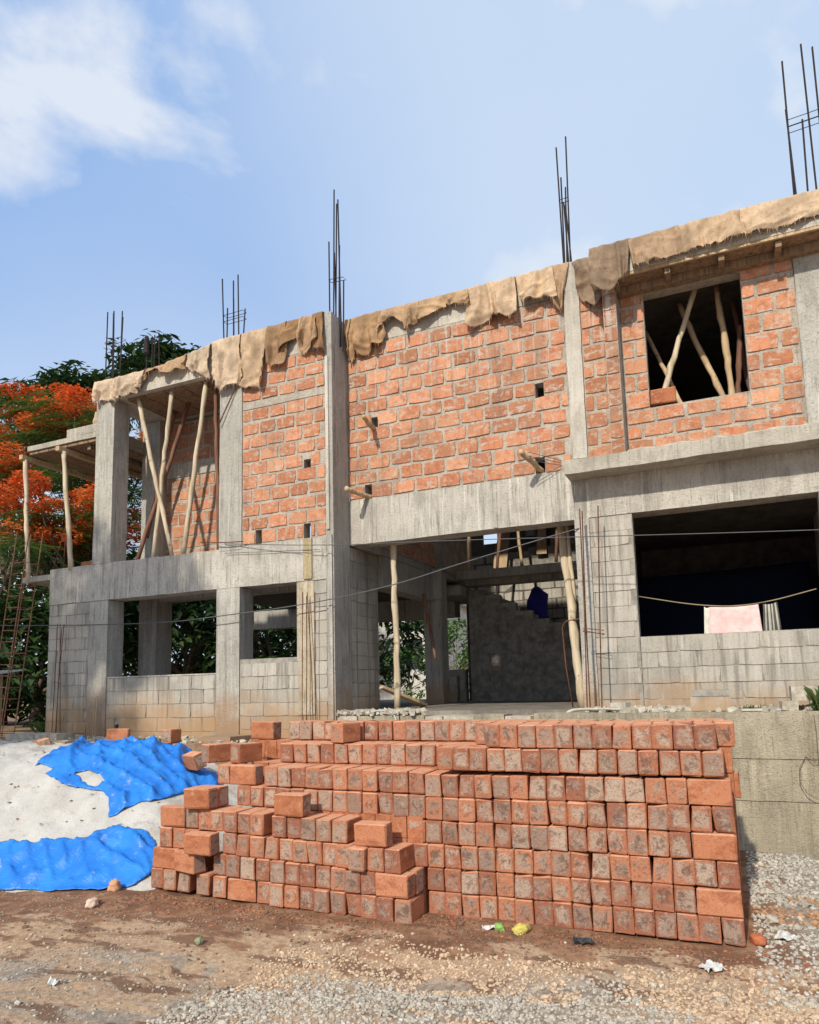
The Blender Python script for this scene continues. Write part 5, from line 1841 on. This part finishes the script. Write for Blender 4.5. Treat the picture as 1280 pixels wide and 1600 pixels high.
# ------------------------------------------------------------------ vegetation
def leaf_mesh(name, mat, clumps, per, lsize, seed, droop=0.25, aspect=0.38, flat=0.55):
    """leaf-sized faces spread through clumps (centre, radius)"""
    rg = np.random.RandomState(seed)
    V, T = [], []
    for (c, r) in clumps:
        n = max(4, int(per * (r / 0.6) ** 2))
        d = rg.normal(size=(n, 3))
        d /= np.linalg.norm(d, axis=1)[:, None]
        rad = r * rg.uniform(0.25, 1.0, n) ** 0.5
        p = np.array(c) + d * rad[:, None] * np.array([1, 1, flat])
        az = rg.uniform(0, 2 * np.pi, n)
        el = rg.normal(-droop, 0.35, n)
        ax = np.stack([np.cos(az) * np.cos(el), np.sin(az) * np.cos(el), np.sin(el)], 1)
        sd = np.stack([-np.sin(az), np.cos(az), rg.normal(0, .35, n)], 1)
        sd /= np.linalg.norm(sd, axis=1)[:, None]
        L = lsize * rg.uniform(0.6, 1.3, n)
        Wd = L * aspect
        a = p
        b = p + ax * L[:, None] * .5 + sd * Wd[:, None] * .5
        cc = p + ax * L[:, None] + np.array([0, 0, -1]) * (L * .15)[:, None]
        e = p + ax * L[:, None] * .5 - sd * Wd[:, None] * .5
        V.append(np.stack([a, b, cc, e], 1).reshape(-1, 3))
        base = rg.uniform(0.1, 0.75)
        t = np.clip(base + rg.normal(0, .2, n), 0, 1)
        T.append(np.repeat(t, 4))
    V = np.concatenate(V)
    T = np.concatenate(T)
    n = len(V) // 4
    me = bpy.data.meshes.new(name)
    me.from_pydata(V.tolist(), [], np.arange(n * 4).reshape(n, 4).tolist())
    at = me.color_attributes.new('tint', 'FLOAT_COLOR', 'POINT')
    at.data.foreach_set('color', np.stack([T, T, T, np.ones_like(T)], 1).ravel())
    me.materials.append(mat)
    return lk(bpy.data.objects.new(name, me))


def frond_mesh(name, mat, sprays, seed, nl=11):
    """feathery leaves: a midrib with pairs of narrow leaflets; sprays = (point, direction azimuth, length, tilt)"""
    rg = np.random.RandomState(seed)
    V, T = [], []
    for (p, az, L, el) in sprays:
        p = np.array(p)
        ax = np.array([math.cos(az) * math.cos(el), math.sin(az) * math.cos(el), math.sin(el)])
        sd = np.array([-math.sin(az), math.cos(az), 0]) 
        base = rg.uniform(0.05, 0.95)
        for k in range(nl):
            t = (k + 0.5) / nl
            q = p + ax * L * t + np.array([0, 0, -1]) * L * 0.35 * t * t
            ll = L * 0.34 * (0.45 + 0.9 * t * (1.25 - t) * 1.6)
            for s in (-1, 1):
                dd = sd * s * 0.92 + ax * 0.38 + np.array([0, 0, rg.uniform(-.35, .05)])
                w2 = ax * L / nl * 0.42
                V += [q - w2, q + dd * ll * .5 - w2 * .8 + 0, q + dd * ll, q + dd * ll * .5 + w2]
                T += [np.clip(base + rg.normal(0, .12), 0, 1)] * 4
    V = np.array(V)
    T = np.array(T)
    n = len(V) // 4
    me = bpy.data.meshes.new(name)
    me.from_pydata(V.tolist(), [], np.arange(n * 4).reshape(n, 4).tolist())
    at = me.color_attributes.new('tint', 'FLOAT_COLOR', 'POINT')
    at.data.foreach_set('color', np.stack([T, T, T, np.ones_like(T)], 1).ravel())
    me.materials.append(mat)
    return lk(bpy.data.objects.new(name, me))


def limb(mb, a, b, r0, r1, rr, n=7, wob=.12):
    a, b = Vector(a), Vector(b)
    P = [a]
    R = [r0]
    for k in range(1, 6):
        t = k / 5
        L = (b - a).length
        P.append(a.lerp(b, t) + Vector((rr.uniform(-1, 1), rr.uniform(-1, 1), rr.uniform(-.5, .5))) * wob * L * .25 * (1 if k < 5 else 0))
        R.append(r0 + (r1 - r0) * t)
    mb.tube(P, R, n)


def tree(name, label, base, ctr, rad, nclump, per, lsize, leafm, seed, group=None, bloom=None, fronds=0, trunk_r=0.18, zflat=0.62, clump_r=(0.45, 0.9), cat='tree', lean=(0, 0)):
    rr = random.Random(seed)
    t = thing(name, label, cat, base, group)
    mb = MB()
    fork = Vector(base).lerp(Vector(ctr), 0.45)
    limb(mb, base, fork, trunk_r, trunk_r * .7, rr, 9)
    clumps = []
    for k in range(nclump):
        for _ in range(30):
            d = Vector((rr.gauss(0, 1), rr.gauss(0, 1), rr.gauss(0, 1))).normalized() * rr.uniform(0.35, 1.0) ** .5
            if d.z > -0.75:
                break
        c = Vector(ctr) + Vector((d.x * rad[0], d.y * rad[1], d.z * rad[2]))
        clumps.append((tuple(c), rr.uniform(*clump_r)))
    for k, (c, r) in enumerate(clumps):
        if k % 3 == 0:
            mid = fork.lerp(Vector(c), .5) + Vector((0, 0, .2))
            limb(mb, fork, mid, trunk_r * .4, trunk_r * .22, rr, 6)
            limb(mb, mid, c, trunk_r * .22, .012, rr, 5)
    mb.build('trunk', MT['bark'], t, smooth=True)
    if fronds:
        sp = []
        for (c, r) in clumps:
            for _ in range(int(fronds * (r / .7) ** 2)):
                d = Vector((rr.gauss(0, 1), rr.gauss(0, 1), rr.gauss(0, .6)))
                d = d.normalized() * r * rr.uniform(.1, 1)
                az = math.atan2(d.y, d.x) + rr.uniform(-.8, .8)
                sp.append(((c[0] + d.x, c[1] + d.y, c[2] + d.z * zflat), az, lsize * rr.uniform(.7, 1.3), rr.uniform(-.35, .25)))
        attach(frond_mesh('crown', leafm, sp, seed), t)
    else:
        attach(leaf_mesh('crown', leafm, clumps, per, lsize, seed, flat=zflat), t)
    if bloom:
        nb, pb, sb_, zlo, zhi = bloom
        bl = []
        for (c, r) in clumps:
            if zlo < c[2] < zhi and rr.random() < nb:
                for q in range(3):
                    a = rr.uniform(0, 6.28)
                    bl.append(((c[0] + math.cos(a) * r * .7, c[1] + math.sin(a) * r * .7 - .1, c[2] + r * zflat * rr.uniform(.3, .9)), r * rr.uniform(.3, .55)))
        attach(leaf_mesh('blossom', MT['bloom'], bl, pb, sb_, seed + 5, droop=-.1, aspect=.75, flat=.6), t)
    return t


tree('flame_tree', 'flamboyant tree covered in orange-red blossom behind the balcony canopy', (-15.6, 13.4, 1.1), (-15.8, 13.0, 7.2), (3.0, 2.2, 2.4), 60, 40, .62, MT['leaf'], 21,
     bloom=(0.62, 700, .095, 4.5, 9.6), fronds=22, trunk_r=.26)
tree('flame_tree', 'lower flamboyant branch with orange blossom seen beneath the canopy', (-13.6, 12.2, 1.1), (-13.3, 11.8, 5.4), (1.6, 1.2, .8), 18, 40, .5, MT['leaf'], 22,
     bloom=(0.85, 620, .09, 4.0, 6.6), fronds=20, trunk_r=.16, group='flamboyant trees')
tree('feathery_tree', 'near feathery branch tree with few orange flowers at the left frame edge', (-12.6, 8.6, 1.1), (-11.75, 8.5, 4.45), (.75, .6, .35), 9, 30, .5, MT['leaf'], 23,
     bloom=(0.35, 160, .07, 4.2, 5.0), fronds=22, trunk_r=.09, clump_r=(.3, .5))
G5 = 'green trees behind the house'
tree('leafy_tree', 'dark green tree whose top shows above the left roof corner', (-22.5, 20, 1.1), (-23.0, 20, 13.4), (2.0, 1.6, 1.6), 36, 60, .42, MT['leaf2'], 24, G5, trunk_r=.3)
tree('leafy_tree', 'dark green tree rising over the roof edge behind the small rebar cluster', (-18.6, 20, 1.1), (-18.9, 20, 13.5), (2.4, 1.6, 1.3), 44, 60, .42, MT['leaf2'], 25, G5, trunk_r=.3)
tree('leafy_tree', 'green tree at the left frame edge behind the flamboyant', (-27, 20, 1.1), (-26.6, 20, 12.4), (2.6, 2, 2.6), 40, 60, .42, MT['leaf2'], 26, G5, trunk_r=.3)
G6 = 'garden trees seen through the ground floor'
for i, (x, y, z, rx, rz, lb) in enumerate(((-17.5, 19, 3.2, 2.2, 2.0, 'dark garden tree left of the left end wall'),
                                           (-21.5, 22, 4.0, 3.0, 2.6, 'dark garden tree far behind the left frame edge'),
                                           (-13.4, 18.5, 3.4, 2.4, 1.9, 'dark garden tree seen through the wide ground floor window'),
                                           (-9.8, 19, 3.2, 2.2, 1.8, 'dark garden tree behind the small ground floor window'),
                                           (-14.0, 16.5, 5.6, 2.2, 1.6, 'dark garden tree seen through the open upper bay'),
                                           (-15.6, 11.6, 2.7, 1.2, 1.6, 'dark bushy tree filling the gap at the left frame edge'),
                                           (-13.9, 11.2, 2.6, .9, 1.5, 'dark bushy tree behind the leaning column cage'),
                                           (-16.8, 14.2, 4.2, 1.8, 1.5, 'dark bushy tree under the flamboyant crown'),
                                           (-12.9, 14.8, 3.2, 1.6, 1.7, 'dark bushy tree close behind the left room'),
                                           (-10.4, 15.2, 2.9, 1.4, 1.5, 'dark bushy tree behind the right half of the wide window'))):
    tree('garden_tree', lb, (x, y, 1.1), (x, y, z), (rx, 1.6, rz), 34, 60, .32, MT['leaf2'], 60 + i, G6, trunk_r=.16)
G7 = 'bright garden shrubs behind the stair'
for i, (x, y, z, lb) in enumerate(((-11.2, 25.5, 2.3, 'bright green shrub seen left of the side column'), (-8.9, 24.6, 2.6, 'bright green shrub seen right of the side column'), (-10.0, 27.5, 3.4, 'bright green shrub farther back behind the side column'))):
    tree('shrub', lb, (x, y, 1.1), (x, y, z), (1.5, 1.2, 1.3), 34, 60, .28, MT['leaf3'], 80 + i, G7, trunk_r=.05, clump_r=(.3, .5), cat='shrub')
# tree standing left of the picture whose shade falls on the left end wall
tree('shade_tree', 'unseen tall tree standing far left of the brick stack, shading the left end wall', (-11.3, 1.0, 0), (-9.5, 0.9, 7.8), (2.5, 1.6, 1.4), 60, 120, .24, MT['leaf'], 91, trunk_r=.2, clump_r=(.4, .75), zflat=.6)
# plants on the ledges
def tuft(name, c, n, h, spread, label, seed):
    rr = random.Random(seed)
    V, T = [], []
    for _ in range(n):
        a = rr.uniform(0, 6.28)
        r = rr.uniform(0, spread)
        p = Vector((c[0] + math.cos(a) * r, c[1] + math.sin(a) * r * .5, c[2]))
        hh = h * rr.uniform(.5, 1.1)
        l = Vector((rr.uniform(-1, 1), rr.uniform(-1, 1), 0)) * hh * .6
        w_ = Vector((math.sin(a), math.cos(a), 0)) * 0.006
        V += [p - w_, p + w_, p + l * .5 + w_ + Vector((0, 0, hh * .7)), p + l + Vector((0, 0, hh * .85))]
        T += [rr.random()] * 4
    me = bpy.data.meshes.new(name)
    me.from_pydata([tuple(v) for v in V], [], [(4 * i, 4 * i + 1, 4 * i + 2, 4 * i + 3) for i in range(n)])
    at = me.color_attributes.new('tint', 'FLOAT_COLOR', 'POINT')
    at.data.foreach_set('color', [q for t in T for q in (t, t, t, 1)])
    me.materials.append(MT['grass'])
    o = lk(bpy.data.objects.new(name, me))
    return tag(o, label, 'grass', kind='stuff')


tuft('grass', (0.92, 7.68, 1.43), 220, .26, .22, 'green grass growing on the ledge at the right frame edge', 1)
tuft('grass', (-7.0, 7.38, 1.10), 160, .07, .25, 'low weeds on the terrace between the two loose bricks', 2)
tuft('grass', (-9.95, 8.2, 1.10), 120, .28, .15, 'weeds growing at the corner of the left end wall', 3)
tuft('grass', (0.2, 7.8, 1.43), 60, .07, .2, 'low weeds on the ledge behind the white batten', 4)

# ------------------------------------------------------------------ house behind, seen through the openings
hs = thing('neighbour_house', 'pale neighbouring house far behind, glimpsed through the small window', 'house', (-17, 34, 1.1))
wall('wall', hs, frame_x(34), -22, -13, 1.1, 6.0, 5.0, [(-20, -19, 2.6, 4.2), (-17.4, -16.4, 2.6, 4.2), (-15.2, -14.2, 2.6, 4.2)], MT['wallhouse'])
for x in (-20, -17.4, -15.2):
    part_box('window', MT['glass'], hs, x, x + 1, 34.1, 34.2, 2.6, 4.2)
part_box('roof', MT['roofsheet'], hs, -22.4, -12.6, 33.5, 39.5, 6.0, 6.3)
sh = thing('lean_to', 'corrugated lean-to roof edge at the far left frame edge', 'shed', (-11.4, 8.3, 1.1))
mb = MB()
for k in range(24):
    x = -12.6 + k * 0.07
    z = 2.10 + (0.022 if k % 2 else 0)
    x2, z2 = x + 0.07, 2.10 + (0 if k % 2 else 0.022)
    if x2 > -10.72: break
    mb.add([(x, 7.9, z), (x2, 7.9, z2), (x2, 8.5, z2 + .08), (x, 8.5, z + .08)], [(0, 1, 2, 3)])
so = mb.build('roof_sheet', MT['roofsheet'], sh)
md = so.modifiers.new('thick', 'SOLIDIFY')
md.thickness = 0.01
for x in (-12.4, -11.2):
    part_box('post', MT['plank'], sh, x, x + 0.08, 8.2, 8.28, 1.1, 2.12)
